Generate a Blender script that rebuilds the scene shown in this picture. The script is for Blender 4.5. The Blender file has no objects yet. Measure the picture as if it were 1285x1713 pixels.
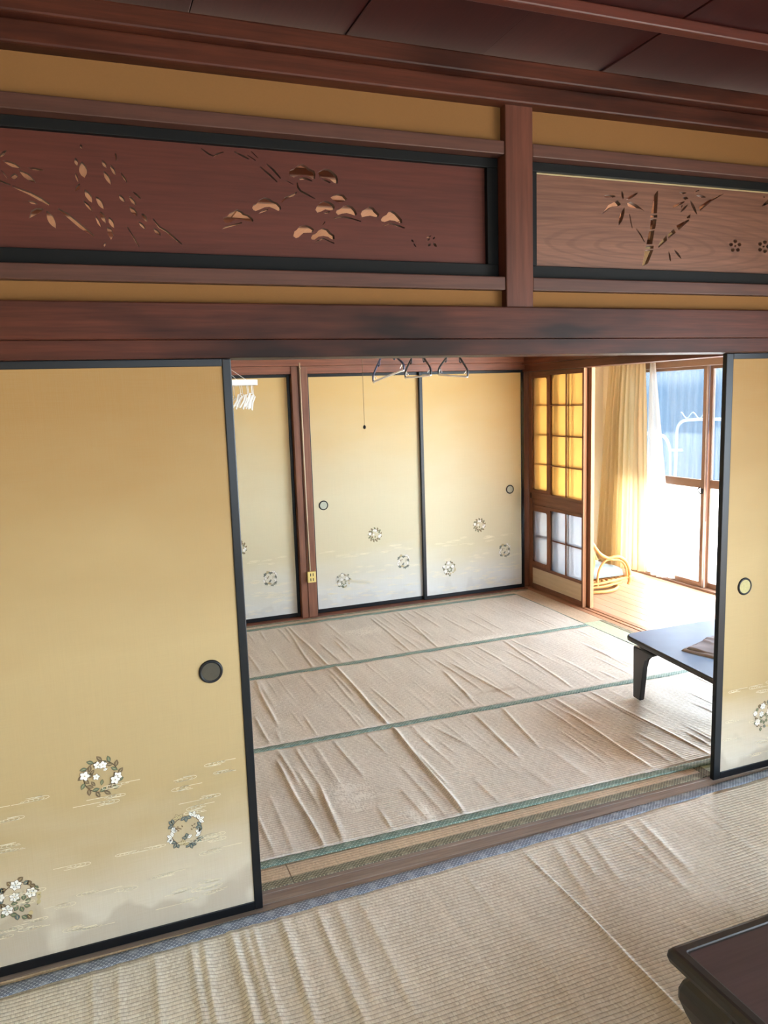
import bpy, bmesh, math, random
import numpy as np
from mathutils import Vector, Matrix

# ------------------------------------------------------------------ camera, sky, sun, exposure
S = bpy.context.scene
COL = S.collection
random.seed(7)
rng = np.random.default_rng(11)
PI = math.pi
EYE = 1.629
F_PX = 1300.15
YAW, PITCH, ROLL = 0.365930, 0.145678, 0.0319620
def camera_axes():
    cy, sy, cp, sp, cr, sr = math.cos(YAW), math.sin(YAW), math.cos(PITCH), math.sin(PITCH), math.cos(ROLL), math.sin(ROLL)
    f = Vector((sy*cp, cy*cp, -sp)); r = Vector((cy, -sy, 0)); d = f.cross(r)
    return cr*r + sr*d, -sr*r + cr*d, f
cam = bpy.data.objects.new('camera', bpy.data.cameras.new('camera'))
COL.objects.link(cam)
r_, d_, f_ = camera_axes()
cam.matrix_world = Matrix(((r_.x, -d_.x, -f_.x, 0), (r_.y, -d_.y, -f_.y, 0), (r_.z, -d_.z, -f_.z, EYE), (0, 0, 0, 1)))
cam.data.sensor_fit = 'VERTICAL'
cam.data.sensor_height = 36.0
cam.data.lens = 36.0 * F_PX / 1713.0
cam.data.clip_start = 0.02
S.camera = cam

S.view_settings.view_transform = 'Standard'
S.view_settings.look = 'None'
S.view_settings.gamma = 1.0
S.view_settings.use_curve_mapping = False
S.view_settings.exposure = 2.3

world = bpy.data.worlds.new('sky'); S.world = world
world.use_nodes = True
bg = world.node_tree.nodes['Background']
bg.inputs['Color'].default_value = (0.68, 0.84, 1.0, 1)
bg.inputs['Strength'].default_value = 1.6

sun = bpy.data.objects.new('sun', bpy.data.lights.new('sun', 'SUN')); COL.objects.link(sun)
sun.data.energy = 16.0; sun.data.angle = math.radians(0.6); sun.data.color = (1.0, 0.985, 0.96)
SUN_EL = math.radians(50); SUN_AZ = math.atan2(0.5, 0.86)
sun_dir = Vector((math.cos(SUN_EL)*math.cos(SUN_AZ), math.cos(SUN_EL)*math.sin(SUN_AZ), math.sin(SUN_EL)))
sun.rotation_euler = sun_dir.to_track_quat('Z', 'Y').to_euler()

def window_light(name, loc, direction, sx, sy, power, color):
    l = bpy.data.lights.new(name, 'AREA'); l.shape = 'RECTANGLE'; l.size = sx; l.size_y = sy; l.energy = power; l.color = color
    o = bpy.data.objects.new(name, l); COL.objects.link(o); o.location = loc
    o.rotation_euler = Vector(direction).to_track_quat('-Z', 'Z').to_euler()
    return o
# added fill lamps at the window behind the photographer and along the veranda
window_light('fill_garden_window', (1.2, -1.86, 1.55), (0.1, 0.7, -0.75), 2.2, 0.5, 3.5, (0.86, 0.93, 1.0))
window_light('fill_veranda', (4.75, -0.75, 1.25), (-1, 0, -0.5), 2.1, 1.1, 52, (0.64, 0.82, 1.0))
window_light('fill_veranda_far', (4.75, 3.2, 1.25), (-1, 0.1, -0.5), 1.3, 1.1, 21, (0.66, 0.83, 1.0))

# ------------------------------------------------------------------ node helpers and materials
def rgb(r, g, b):
    def f(c):
        c /= 255.0
        return c/12.92 if c <= 0.04045 else ((c+0.055)/1.055)**2.4
    return (f(r), f(g), f(b), 1)
class NT:
    def __init__(s, name):
        s.m = bpy.data.materials.new(name); s.m.use_nodes = True
        s.t = s.m.node_tree; s.b = s.t.nodes['Principled BSDF']; s.out = s.t.nodes['Material Output']
    def n(s, t, **kw):
        x = s.t.nodes.new(t)
        for k, v in kw.items():
            if hasattr(x, k) and k not in ('Scale',): setattr(x, k, v)
            else: x.inputs[k].default_value = v
        return x
    def l(s, a, b): s.t.links.new(a, b)
    def coord(s, scale=(1, 1, 1), rot=(0, 0, 0), which='Object'):
        c = s.n('ShaderNodeTexCoord'); m = s.n('ShaderNodeMapping')
        m.inputs['Scale'].default_value = scale; m.inputs['Rotation'].default_value = rot
        s.l(c.outputs[which], m.inputs['Vector']); return m.outputs['Vector']
    def ramp(s, fac, stops):
        r = s.n('ShaderNodeValToRGB'); e = r.color_ramp.elements
        while len(e) < len(stops): e.new(0.5)
        for i, (p, c) in enumerate(stops): e[i].position = p; e[i].color = c
        s.l(fac, r.inputs['Fac']); return r.outputs['Color']
    def noise(s, vec, scale, detail=4, rough=0.55):
        x = s.n('ShaderNodeTexNoise'); x.inputs['Scale'].default_value = scale; x.inputs['Detail'].default_value = detail
        x.inputs['Roughness'].default_value = rough; s.l(vec, x.inputs['Vector']); return x.outputs['Fac']
    def math(s, op, a, b=None, c=None):
        x = s.n('ShaderNodeMath', operation=op)
        for i, v in enumerate((a, b, c)):
            if v is None: continue
            if isinstance(v, (int, float)): x.inputs[i].default_value = v
            else: s.l(v, x.inputs[i])
        return x.outputs[0]
    def mix(s, fac, a, b, mode='MIX'):
        x = s.n('ShaderNodeMix', data_type='RGBA', blend_type=mode)
        for k, v in ((0, fac), (6, a), (7, b)):
            if isinstance(v, (int, float)): x.inputs[k].default_value = v
            elif isinstance(v, tuple): x.inputs[k].default_value = v
            else: s.l(v, x.inputs[k])
        return x.outputs[2]
    def sep(s, vec):
        x = s.n('ShaderNodeSeparateXYZ'); s.l(vec, x.inputs[0]); return x.outputs
    def bump(s, h, strength=0.3, dist=0.002):
        x = s.n('ShaderNodeBump'); x.inputs['Strength'].default_value = strength; x.inputs['Distance'].default_value = dist
        s.l(h, x.inputs['Height']); s.l(x.outputs['Normal'], s.b.inputs['Normal'])
    def base(s, c):
        if isinstance(c, tuple): s.b.inputs['Base Color'].default_value = c
        else: s.l(c, s.b.inputs['Base Color'])
    def rough(s, v, spec=None):
        s.b.inputs['Roughness'].default_value = v
        if spec is not None: s.b.inputs['Specular IOR Level'].default_value = spec

def wood(name, dark, light, axis='x', rough=0.42, spec=0.4, blotch=0.5, fig=1.0, heart=None):
    m = NT(name)
    st = {'x': (0.35, 7, 7), 'y': (7, 0.35, 7), 'z': (7, 7, 0.35)}[axis]
    v = m.coord(st)
    warp = m.noise(v, 1.1, 3)
    w = m.n('ShaderNodeTexWave', wave_type='BANDS', bands_direction={'x': 'Z', 'y': 'Z', 'z': 'X'}[axis])
    w.inputs['Scale'].default_value = 1.3; w.inputs['Distortion'].default_value = 5.0*fig; w.inputs['Detail'].default_value = 3; w.inputs['Detail Scale'].default_value = 0.8
    m.l(v, w.inputs['Vector'])
    fine = m.noise(m.coord(tuple(x*9 for x in st)), 2.0, 3)
    big = m.noise(m.coord({'x': (1.2, 5, 5), 'y': (5, 1.2, 5), 'z': (5, 5, 1.2)}[axis]), 1.3, 3)
    f = m.math('ADD', m.math('MULTIPLY', w.outputs['Fac'], 0.10*fig), m.math('ADD', m.math('MULTIPLY', fine, 0.5), m.math('MULTIPLY', warp, 0.45)))
    c = m.ramp(f, [(0.25, dark), (0.75, light)])
    c = m.mix(m.math('MULTIPLY', m.ramp(big, [(0.45, (0, 0, 0, 1)), (0.68, (1, 1, 1, 1))]), blotch), c, tuple(x*0.45 for x in dark[:3])+(1,))
    if heart:       # cathedral figure: long nested ovals round one centre
        o = m.sep(m.coord())
        dx = m.math('MULTIPLY', m.math('SUBTRACT', o[0], heart[0]), 0.16); dz = m.math('SUBTRACT', o[2], heart[1])
        rr = m.math('SQRT', m.math('ADD', m.math('MULTIPLY', dx, dx), m.math('MULTIPLY', dz, dz)))
        rr = m.math('ADD', rr, m.math('MULTIPLY', m.noise(m.coord((1.2, 1, 6)), 2, 2), 0.035))
        ringf = m.math('SINE', m.math('MULTIPLY', m.math('POWER', rr, 0.75), 260))
        c = m.mix(m.math('MULTIPLY', m.ramp(ringf, [(0.35, (0, 0, 0, 1)), (0.95, (1, 1, 1, 1))]), 0.34), c, dark)
    m.base(c); m.rough(rough, spec); m.bump(f, 0.12, 0.002)
    return m.m

def plain(name, c, rough=0.5, spec=0.5, metal=0, var=0.0, sc=20):
    m = NT(name)
    if var:
        f = m.noise(m.coord(), sc, 3)
        m.base(m.mix(f, tuple(x*(1-var) for x in c[:3])+(1,), tuple(min(1, x*(1+var)) for x in c[:3])+(1,)))
    else: m.base(c)
    m.rough(rough, spec); m.b.inputs['Metallic'].default_value = metal
    return m.m

def fusuma_paper(name, top, mid, low, zt, stain=0.28):
    m = NT(name)
    v = m.coord(); o = m.sep(v)
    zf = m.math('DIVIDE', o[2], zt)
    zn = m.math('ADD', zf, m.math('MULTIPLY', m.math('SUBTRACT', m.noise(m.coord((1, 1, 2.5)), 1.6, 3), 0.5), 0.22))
    c = m.ramp(zn, [(0.02, low), (0.26, mid), (0.5, mid), (0.95, top)])  # paper's own fade plus the room's light falloff, put into the colour
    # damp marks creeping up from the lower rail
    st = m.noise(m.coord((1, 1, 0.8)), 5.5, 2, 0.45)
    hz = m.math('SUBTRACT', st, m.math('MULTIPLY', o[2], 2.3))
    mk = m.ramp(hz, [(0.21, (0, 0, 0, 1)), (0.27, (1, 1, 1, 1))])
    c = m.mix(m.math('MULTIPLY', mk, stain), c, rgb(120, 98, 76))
    # fine linen weave
    th = m.math('MULTIPLY', m.noise(m.coord((3, 3, 260)), 3, 2), 1.0)
    tv = m.noise(m.coord((260, 260, 3)), 3, 2)
    wv = m.math('ADD', th, tv)
    c = m.mix(m.math('MULTIPLY', m.math('SUBTRACT', wv, 0.75), 0.35), c, tuple(x*0.72 for x in mid[:3])+(1,))
    m.base(c); m.rough(0.75, 0.25); m.bump(wv, 0.1, 0.001)
    return m.m

def goza_weave(name, c1, c2, gap, pitch=0.0145, sheen=0.85, glossy=0.38, marks=()):
    m = NT(name)
    v = m.coord(); o = m.sep(v)
    # rounded ribs running across, nicked by the binding threads
    wob = m.math('MULTIPLY', m.math('SUBTRACT', m.noise(m.coord((2, 1, 1)), 6, 2), 0.5), 0.006)
    ph = m.math('MULTIPLY', m.math('ADD', o[1], wob), PI/pitch)
    rib = m.math('ABSOLUTE', m.math('SINE', ph))
    b = m.n('ShaderNodeTexBrick'); b.offset = 0.5; b.squash = 1.0
    b.inputs['Scale'].default_value = 1.0; b.inputs['Brick Width'].default_value = 0.011; b.inputs['Row Height'].default_value = pitch
    b.inputs['Mortar Size'].default_value = 0.0006; b.inputs['Mortar Smooth'].default_value = 1.0; b.inputs['Bias'].default_value = 0.0
    b.inputs['Color1'].default_value = c1; b.inputs['Color2'].default_value = c2; b.inputs['Mortar'].default_value = tuple(0.5*(x+y) for x, y in zip(c2, gap))
    m.l(v, b.inputs['Vector'])
    nick = m.noise(m.coord((150, 55, 1)), 1.0, 2, 0.5)
    big = m.noise(m.coord((1.5, 1, 1)), 2.2, 3)
    streak = m.noise(m.coord((9, 0.8, 1)), 3.0, 3)
    c = m.mix(m.ramp(rib, [(0.10, (0.85, 0.85, 0.85, 1)), (0.48, (0, 0, 0, 1))]), b.outputs['Color'], gap)
    c = m.mix(m.math('MULTIPLY', m.ramp(nick, [(0.55, (0, 0, 0, 1)), (0.72, (1, 1, 1, 1))]), 0.45), c, gap)
    c = m.mix(m.math('MULTIPLY', m.ramp(nick, [(0.28, (1, 1, 1, 1)), (0.42, (0, 0, 0, 1))]), 0.5), c, tuple(min(1, x*1.35) for x in c1[:3])+(1,))
    c = m.mix(m.math('MULTIPLY', m.ramp(big, [(0.4, (0, 0, 0, 1)), (0.7, (1, 1, 1, 1))]), 0.15), c, gap)
    c = m.mix(m.math('MULTIPLY', m.ramp(streak, [(0.45, (0, 0, 0, 1)), (0.75, (1, 1, 1, 1))]), 0.3), c, tuple(min(1, x*1.2) for x in c1[:3])+(1,))
    for mx, my, rx, ry, col, amt in marks:      # rubbed-through and stained places
        dx = m.math('MULTIPLY', m.math('SUBTRACT', o[0], mx), 1/rx); dy = m.math('MULTIPLY', m.math('SUBTRACT', o[1], my), 1/ry)
        d = m.math('ADD', m.math('MULTIPLY', dx, dx), m.math('MULTIPLY', dy, dy))
        e = m.math('SUBTRACT', 1.0, m.math('ADD', d, m.math('MULTIPLY', m.math('SUBTRACT', nick, 0.5), 4.5 if amt > .6 else 0.8)))
        e = m.math('SUBTRACT', e, m.math('MULTIPLY', m.math('SUBTRACT', m.noise(m.coord((3, 3, 1)), 5, 3), 0.45), 2.6))
        c = m.mix(m.math('MULTIPLY', m.ramp(e, [(0.1, (0, 0, 0, 1)), (1.0, (1, 1, 1, 1))]), min(amt, .62)), c, col)
    m.base(c); m.rough(glossy, sheen)
    h = m.math('ADD', rib, m.math('MULTIPLY', nick, -0.6))
    m.bump(h, 0.5, 0.002)
    return m.m

def diamond_cloth(name, ground, dark, light, pitch=0.016):
    m = NT(name)
    o = m.sep(m.coord())
    k = PI/pitch
    a = m.math('SINE', m.math('MULTIPLY', m.math('ADD', o[0], o[1]), k))
    b = m.math('SINE', m.math('MULTIPLY', m.math('SUBTRACT', o[0], o[1]), k))
    p = m.math('MULTIPLY', m.math('ABSOLUTE', a), m.math('ABSOLUTE', b))
    c = m.ramp(p, [(0.0, light), (0.16, light), (0.24, dark), (0.55, dark), (0.7, ground)])
    bl = m.ramp(m.math('MULTIPLY', m.math('SINE', m.math('MULTIPLY', o[0], 2*PI/0.07)), m.math('SINE', m.math('MULTIPLY', o[1], 2*PI/0.09))), [(0.2, (0, 0, 0, 1)), (0.6, (1, 1, 1, 1))])
    c = m.mix(m.math('MULTIPLY', bl, 0.35), c, light)
    m.base(c); m.rough(0.6, 0.3); m.bump(p, 0.3, 0.001)
    return m.m

def translucent(name, c, tr=0.6, clear=0.0, rough=0.8):
    m = NT(name); m.base(c); m.rough(rough, 0.2)
    t = m.n('ShaderNodeBsdfTranslucent'); t.inputs['Color'].default_value = c
    x = m.n('ShaderNodeMixShader'); x.inputs[0].default_value = tr
    m.l(m.b.outputs[0], x.inputs[1]); m.l(t.outputs[0], x.inputs[2])
    last = x.outputs[0]
    if clear:
        tp = m.n('ShaderNodeBsdfTransparent'); y = m.n('ShaderNodeMixShader'); y.inputs[0].default_value = clear
        m.l(last, y.inputs[1]); m.l(tp.outputs[0], y.inputs[2]); last = y.outputs[0]
    m.l(last, m.out.inputs['Surface'])
    return m.m

def frosted_glass(name, gc=(0.97, 0.97, 0.96, 1), tc=(0.9, 0.9, 0.88, 1), tf=0.22):
    m = NT(name)
    g = m.n('ShaderNodeBsdfRefraction'); g.inputs['Roughness'].default_value = 0.3; g.inputs['IOR'].default_value = 1.3; g.inputs['Color'].default_value = gc
    t = m.n('ShaderNodeBsdfTranslucent'); t.inputs['Color'].default_value = tc
    x = m.n('ShaderNodeMixShader'); x.inputs[0].default_value = tf; m.l(g.outputs[0], x.inputs[1]); m.l(t.outputs[0], x.inputs[2])
    m.l(x.outputs[0], m.out.inputs['Surface'])
    return m.m

def pane_glass(name, dirt=0.08):
    m = NT(name)
    g = m.n('ShaderNodeBsdfGlossy'); g.inputs['Roughness'].default_value = 0.02
    t = m.n('ShaderNodeBsdfTransparent'); t.inputs['Color'].default_value = (0.93, 0.96, 0.97, 1)
    f = m.n('ShaderNodeFresnel'); f.inputs['IOR'].default_value = 1.25
    x = m.n('ShaderNodeMixShader'); m.l(f.outputs[0], x.inputs[0]); m.l(t.outputs[0], x.inputs[1]); m.l(g.outputs[0], x.inputs[2])
    d = m.n('ShaderNodeBsdfTranslucent'); d.inputs['Color'].default_value = (0.8, 0.85, 0.9, 1)
    o = m.sep(m.coord())
    # water-mark dust, thicker under the head of the pane and in vertical runs
    run = m.noise(m.coord((1, 18, 1.2)), 3, 3)
    blot = m.noise(m.coord((1, 9, 9)), 3, 3)
    head = m.ramp(o[2], [(0.0, (0, 0, 0, 1)), (1.0, (1, 1, 1, 1))])
    hz = m.n('ShaderNodeMapRange'); hz.inputs['From Min'].default_value = 1.62; hz.inputs['From Max'].default_value = 1.76
    m.l(o[2], hz.inputs['Value'])
    fac = m.math('ADD', m.math('MULTIPLY', run, dirt), m.math('MULTIPLY', m.math('MULTIPLY', hz.outputs[0], blot), dirt*4))
    y = m.n('ShaderNodeMixShader'); m.l(fac, y.inputs[0]); m.l(x.outputs[0], y.inputs[1]); m.l(d.outputs[0], y.inputs[2])
    m.l(y.outputs[0], m.out.inputs['Surface'])
    return m.m

M = {}
M['beam_x'] = wood('dark_cedar_x', rgb(38, 19, 15), rgb(82, 42, 29), 'x', 0.45, 0.15, 0.95)
M['beam_y'] = wood('dark_cedar_y', rgb(70, 36, 26), rgb(124, 70, 48), 'y', 0.4, 0.45, 0.5)
M['post'] = wood('dark_cedar_z', rgb(66, 34, 25), rgb(94, 54, 40), 'z', 0.45, 0.2, 0.35)
M['rail'] = wood('ranma_rail_wood', rgb(52, 30, 24), rgb(84, 52, 41), 'x', 0.5, 0.25, 0.25)
M['panel_dark'] = wood('carved_panel_red', rgb(60, 28, 22), rgb(84, 42, 32), 'x', 0.5, 0.2, 0.08, 0.6)
M['panel_light'] = wood('carved_panel_brown', rgb(74, 46, 35), rgb(122, 84, 65), 'x', 0.45, 0.3, 0.06, 0.6, heart=(1.93, 2.135))
M['ceil_board'] = wood('ceiling_board_red', rgb(36, 11, 11), rgb(54, 20, 18), 'y', 0.5, 0.15, 0.15)
M['ceil_pale'] = wood('ceiling_board_far', rgb(176, 122, 92), rgb(202, 152, 120), 'y', 0.5, 0.3, 0.05)
M['batten'] = wood('ceiling_batten_wood', rgb(60, 25, 19), rgb(96, 48, 36), 'x', 0.4, 0.3, 0.2)
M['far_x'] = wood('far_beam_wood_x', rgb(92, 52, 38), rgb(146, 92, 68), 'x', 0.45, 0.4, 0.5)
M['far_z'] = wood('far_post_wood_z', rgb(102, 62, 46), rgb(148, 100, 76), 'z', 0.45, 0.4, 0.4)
M['shoji_wood'] = wood('shoji_frame_wood', rgb(116, 72, 50), rgb(156, 104, 76), 'z', 0.5, 0.35, 0.15)
M['shoji_edge'] = wood('shoji_edge_wood', rgb(190, 132, 92), rgb(224, 170, 126), 'z', 0.5, 0.35, 0.05)
M['shoji_rail'] = wood('shoji_rail_wood', rgb(104, 66, 48), rgb(146, 100, 76), 'y', 0.5, 0.35, 0.15)
M['shoji_board'] = wood('shoji_skirt_board', rgb(206, 182, 150), rgb(226, 204, 176), 'y', 0.5, 0.3, 0.05)
M['sill'] = wood('worn_sill_wood', rgb(104, 90, 82), rgb(168, 150, 138), 'x', 0.5, 0.4, 0.35)
M['sill_y'] = wood('veranda_sill_wood', rgb(150, 106, 80), rgb(190, 146, 114), 'y', 0.4, 0.5, 0.1)
M['plank'] = wood('veranda_plank_wood', rgb(176, 144, 118), rgb(202, 174, 148), 'y', 0.35, 0.5, 0.05)
M['sash'] = plain('bronze_window_sash', rgb(140, 112, 94), 0.4, 0.5, 0.2, 0.08)
M['plaster'] = plain('ochre_sand_plaster', rgb(114, 80, 46), 0.9, 0.1, 0, 0.05, 160)
M['plaster_pale'] = plain('pale_orange_plaster', rgb(248, 234, 204), 0.9, 0.1, 0, 0.04, 120)
M['white_wall'] = plain('cream_plaster', rgb(230, 210, 170), 0.9, 0.1, 0, 0.04, 90)
M['black'] = plain('black_lacquer', rgb(20, 22, 26), 0.35, 0.3)
M['ranma_black'] = plain('black_transom_frame', rgb(18, 18, 18), 0.5, 0.12)
M['gold'] = plain('brass_strip', rgb(176, 160, 120), 0.4, 0.5, 0.5)
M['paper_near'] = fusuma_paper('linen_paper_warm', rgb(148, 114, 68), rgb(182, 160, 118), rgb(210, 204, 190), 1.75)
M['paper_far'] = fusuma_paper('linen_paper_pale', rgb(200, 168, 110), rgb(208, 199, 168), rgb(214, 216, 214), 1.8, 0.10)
M['goza_near'] = goza_weave('goza_weave_near', rgb(230, 224, 212), rgb(216, 208, 194), rgb(146, 136, 120))
M['goza_far'] = goza_weave('goza_weave_far', rgb(228, 221, 210), rgb(214, 206, 194), rgb(158, 146, 132), marks=[(2.04, 3.63, .17, .035, rgb(150, 122, 100), .5), (1.76, 5.02, .16, .12, rgb(245, 240, 228), .75), (.925, 2.89, .11, .14, rgb(245, 240, 230), .7), (2.45, 4.46, .30, .09, rgb(245, 240, 230), .7), (1.12, 2.63, .09, .09, rgb(245, 240, 230), .65)])
M['tatami'] = goza_weave('tatami_rush', rgb(214, 194, 168), rgb(200, 178, 150), rgb(148, 126, 102))
M['tatami_green'] = goza_weave('tatami_rush_green', rgb(190, 204, 176), rgb(178, 194, 164), rgb(128, 150, 128))
M['band_blue'] = diamond_cloth('blue_grey_border', rgb(122, 130, 146), rgb(78, 86, 104), rgb(176, 186, 198), 0.015)
M['band_teal'] = diamond_cloth('teal_border', rgb(112, 134, 124), rgb(84, 108, 100), rgb(158, 176, 164), 0.018)
M['heri'] = diamond_cloth('olive_tatami_border', rgb(112, 108, 92), rgb(88, 86, 74), rgb(170, 166, 142), 0.014)
M['paper_shoji'] = frosted_glass('frosted_screen_pane', (0.80, 0.83, 0.86, 1), (0.8, 0.82, 0.84, 1))
M['paper_amber'] = frosted_glass('amber_upper_pane', (1.0, 0.88, 0.66, 1), (0.90, 0.74, 0.46, 1), 0.3)  # upper panes tinted amber, lower ones nearly colourless
M['frost'] = translucent('frosted_pane', (0.95, 0.96, 0.97, 1), 0.85)
M['glass'] = pane_glass('clear_dusty_pane', 0.05)
M['curtain'] = translucent('beige_curtain_cloth', rgb(226, 208, 168), 0.35)
M['sheer'] = translucent('white_net_curtain', (0.93, 0.93, 0.92, 1), 0.5, 0.35)
M['table_sheen'] = plain('worn_top_sky_sheen', rgb(98, 124, 160), 0.34, 0.8, 0, 0.12, 9)  # bluish sky reflection put into the tabletop's base colour
M['lacquer'] = plain('dark_lacquer_table', rgb(44, 40, 42), 0.28, 0.6, 0, 0.12, 9)
M['rosewood'] = wood('dark_rosewood', rgb(58, 43, 46), rgb(80, 62, 62), 'x', 0.4, 0.45, 0.2)
M['rosewood_dark'] = wood('dark_rosewood_apron', rgb(36, 33, 33), rgb(50, 45, 43), 'y', 0.38, 0.5, 0.2)
M['rattan'] = plain('rattan_cane', rgb(226, 168, 100), 0.4, 0.5, 0, 0.12, 30)
M['cushion'] = plain('pale_blue_cushion', rgb(160, 178, 186), 0.9, 0.1, 0, 0.06, 40)
M['towel'] = plain('grey_folded_cloth', rgb(156, 150, 152), 0.95, 0.1, 0, 0.08, 50)
M['white_plastic'] = plain('white_plastic', rgb(240, 240, 236), 0.4, 0.5)
M['hanger_blue'] = plain('blue_grey_plastic', rgb(74, 84, 112), 0.35, 0.5)
M['hanger_dark'] = plain('dark_grey_plastic', rgb(56, 60, 68), 0.35, 0.5)
M['hanger_white'] = plain('white_hanger_bar', rgb(250, 250, 252), 0.35, 0.5)
M['steel'] = plain('stainless_pole', rgb(196, 198, 200), 0.25, 0.5, 1.0)
M['ivory'] = plain('ivory_outlet', rgb(228, 204, 128), 0.45, 0.4)
M['cable'] = plain('cream_cable', rgb(196, 178, 150), 0.5, 0.4)
M['slot'] = plain('dark_slot', rgb(30, 26, 24), 0.6, 0.3)
M['brass_dark'] = plain('dark_brass_dish', rgb(84, 80, 70), 0.35, 0.5, 0.6, 0.15, 60)
M['dish_pale'] = plain('pale_dish_sheen', rgb(170, 174, 160), 0.35, 0.5, 0.4, 0.1, 60)  # pale greenish grey: reflected light put into the dish colour
M['dish_gold'] = plain('worn_gold_dish', rgb(176, 168, 118), 0.5, 0.3, 0.0, 0.25, 120)
M['leaf_green'] = plain('print_leaf_green', rgb(104, 116, 92), 0.7, 0.2)
M['leaf_brown'] = plain('print_leaf_brown', rgb(120, 102, 78), 0.7, 0.2)
M['leaf_pale'] = plain('print_leaf_faded', rgb(190, 174, 132), 0.7, 0.2)
M['leaf_slate'] = plain('print_leaf_slate', rgb(98, 110, 108), 0.7, 0.2)
M['petal'] = plain('print_petal_white', rgb(240, 238, 230), 0.7, 0.2)
M['outline'] = plain('print_outline', rgb(108, 90, 72), 0.7, 0.2)
M['wave_ink'] = plain('print_wave_white', rgb(232, 222, 194), 0.7, 0.2)
M['concrete'] = plain('sunlit_concrete', rgb(226, 224, 216), 0.9, 0.1, 0, 0.05, 6)
M['shed'] = plain('blue_grey_metal_siding', rgb(34, 62, 84), 0.6, 0.3, 0, 0.1, 3)
M['roof'] = plain('dark_eave_boards', rgb(120, 96, 80), 0.8, 0.2)
M['pipe'] = plain('grey_white_pipe', rgb(96, 104, 114), 0.5, 0.5)
M['cord'] = plain('thin_pull_cord', rgb(120, 104, 76), 0.8, 0.2)

# ------------------------------------------------------------------ mesh helpers
WOFF = {}
class MB:
    """collects shapes in world (or local) coordinates into one bmesh"""
    def __init__(s): s.bm = bmesh.new(); s.mi = 0
    def quad(s, pts):
        f = s.bm.faces.new([s.bm.verts.new(p) for p in pts]); f.material_index = s.mi; return f
    def box(s, x0, x1, y0, y1, z0, z1, bev=0.0):
        vs = [s.bm.verts.new((x, y, z)) for x in (x0, x1) for y in (y0, y1) for z in (z0, z1)]
        fs = []
        for q in ((0, 1, 3, 2), (4, 6, 7, 5), (0, 4, 5, 1), (2, 3, 7, 6), (0, 2, 6, 4), (1, 5, 7, 3)):
            f = s.bm.faces.new([vs[i] for i in q]); f.material_index = s.mi; fs.append(f)
        if bev:
            es = list({e for f in fs for e in f.edges})
            bmesh.ops.bevel(s.bm, geom=es, offset=bev, segments=2, affect='EDGES', profile=0.5)
        return s
    def tube(s, pts, r, seg=8, closed=False, caps=True):
        pts = [Vector(p) for p in pts]; n = len(pts); rings = []
        up = Vector((0, 0, 1)); prev = None
        for i, p in enumerate(pts):
            a = pts[i-1] if (i > 0 or closed) else p
            b = pts[(i+1) % n] if (i < n-1 or closed) else p
            d = (b-a).normalized()
            if prev is None:
                u = d.cross(up)
                if u.length < 1e-3: u = d.cross(Vector((1, 0, 0)))
            else: u = prev - d*prev.dot(d)
            u.normalize(); prev = u; w = d.cross(u)
            rr = r[i] if isinstance(r, (list, tuple)) else r
            rings.append([s.bm.verts.new(p + rr*(math.cos(2*PI*k/seg)*u + math.sin(2*PI*k/seg)*w)) for k in range(seg)])
        for i in range(n if closed else n-1):
            A, B = rings[i], rings[(i+1) % n]
            for k in range(seg):
                f = s.bm.faces.new((A[k], A[(k+1) % seg], B[(k+1) % seg], B[k])); f.smooth = True; f.material_index = s.mi
        if caps and not closed:
            for R in (rings[0][::-1], rings[-1]):
                f = s.bm.faces.new(R); f.material_index = s.mi
        return s
    def lathe(s, prof, c, axis='z', seg=28, sign=1):
        rings = []
        for r, h in prof:
            ring = []
            for k in range(seg):
                a = 2*PI*k/seg
                if axis == 'z': p = (c[0]+r*math.cos(a), c[1]+r*math.sin(a), c[2]+h)
                else: p = (c[0]+r*math.cos(a), c[1]-h*sign, c[2]+r*math.sin(a))
                ring.append(s.bm.verts.new(p))
            rings.append(ring)
        for A, B in zip(rings, rings[1:]):
            for k in range(seg):
                f = s.bm.faces.new((A[k], A[(k+1) % seg], B[(k+1) % seg], B[k])); f.smooth = True; f.material_index = s.mi
        for R in (rings[0], rings[-1]):
            if (R[0].co-R[seg//2].co).length > 1e-4:
                f = s.bm.faces.new(R); f.material_index = s.mi
        return s
    def loft(s, loops, caps=True, smooth=False):
        R = [[s.bm.verts.new(p) for p in lp] for lp in loops]; n = len(R[0])
        for A, B in zip(R, R[1:]):
            for k in range(n):
                f = s.bm.faces.new((A[k], A[(k+1) % n], B[(k+1) % n], B[k])); f.smooth = smooth; f.material_index = s.mi
        if caps:
            s.bm.faces.new(R[0][::-1]).material_index = s.mi; s.bm.faces.new(R[-1]).material_index = s.mi
        return s
    def prism(s, poly, fn, a, b):
        """poly of 2d points; fn(u, v, w) -> 3d; extruded from w=a to w=b"""
        return s.loft([[fn(u, v, a) for u, v in poly], [fn(u, v, b) for u, v in poly]])
def obj(name, mb, mat, parent=None):
    bm = mb.bm
    bmesh.ops.recalc_face_normals(bm, faces=bm.faces[:])
    me = bpy.data.meshes.new(name); bm.to_mesh(me); bm.free()
    for x in (mat if isinstance(mat, (list, tuple)) else [mat]): me.materials.append(M[x] if isinstance(x, str) else x)
    return link(name, me, parent)
def link(name, me, parent=None):
    o = bpy.data.objects.new(name, me); COL.objects.link(o)
    if parent is not None:
        o.parent = parent; o.location = -Vector(WOFF.get(parent, (0, 0, 0)))
    WOFF[o] = (0, 0, 0)
    return o
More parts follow.
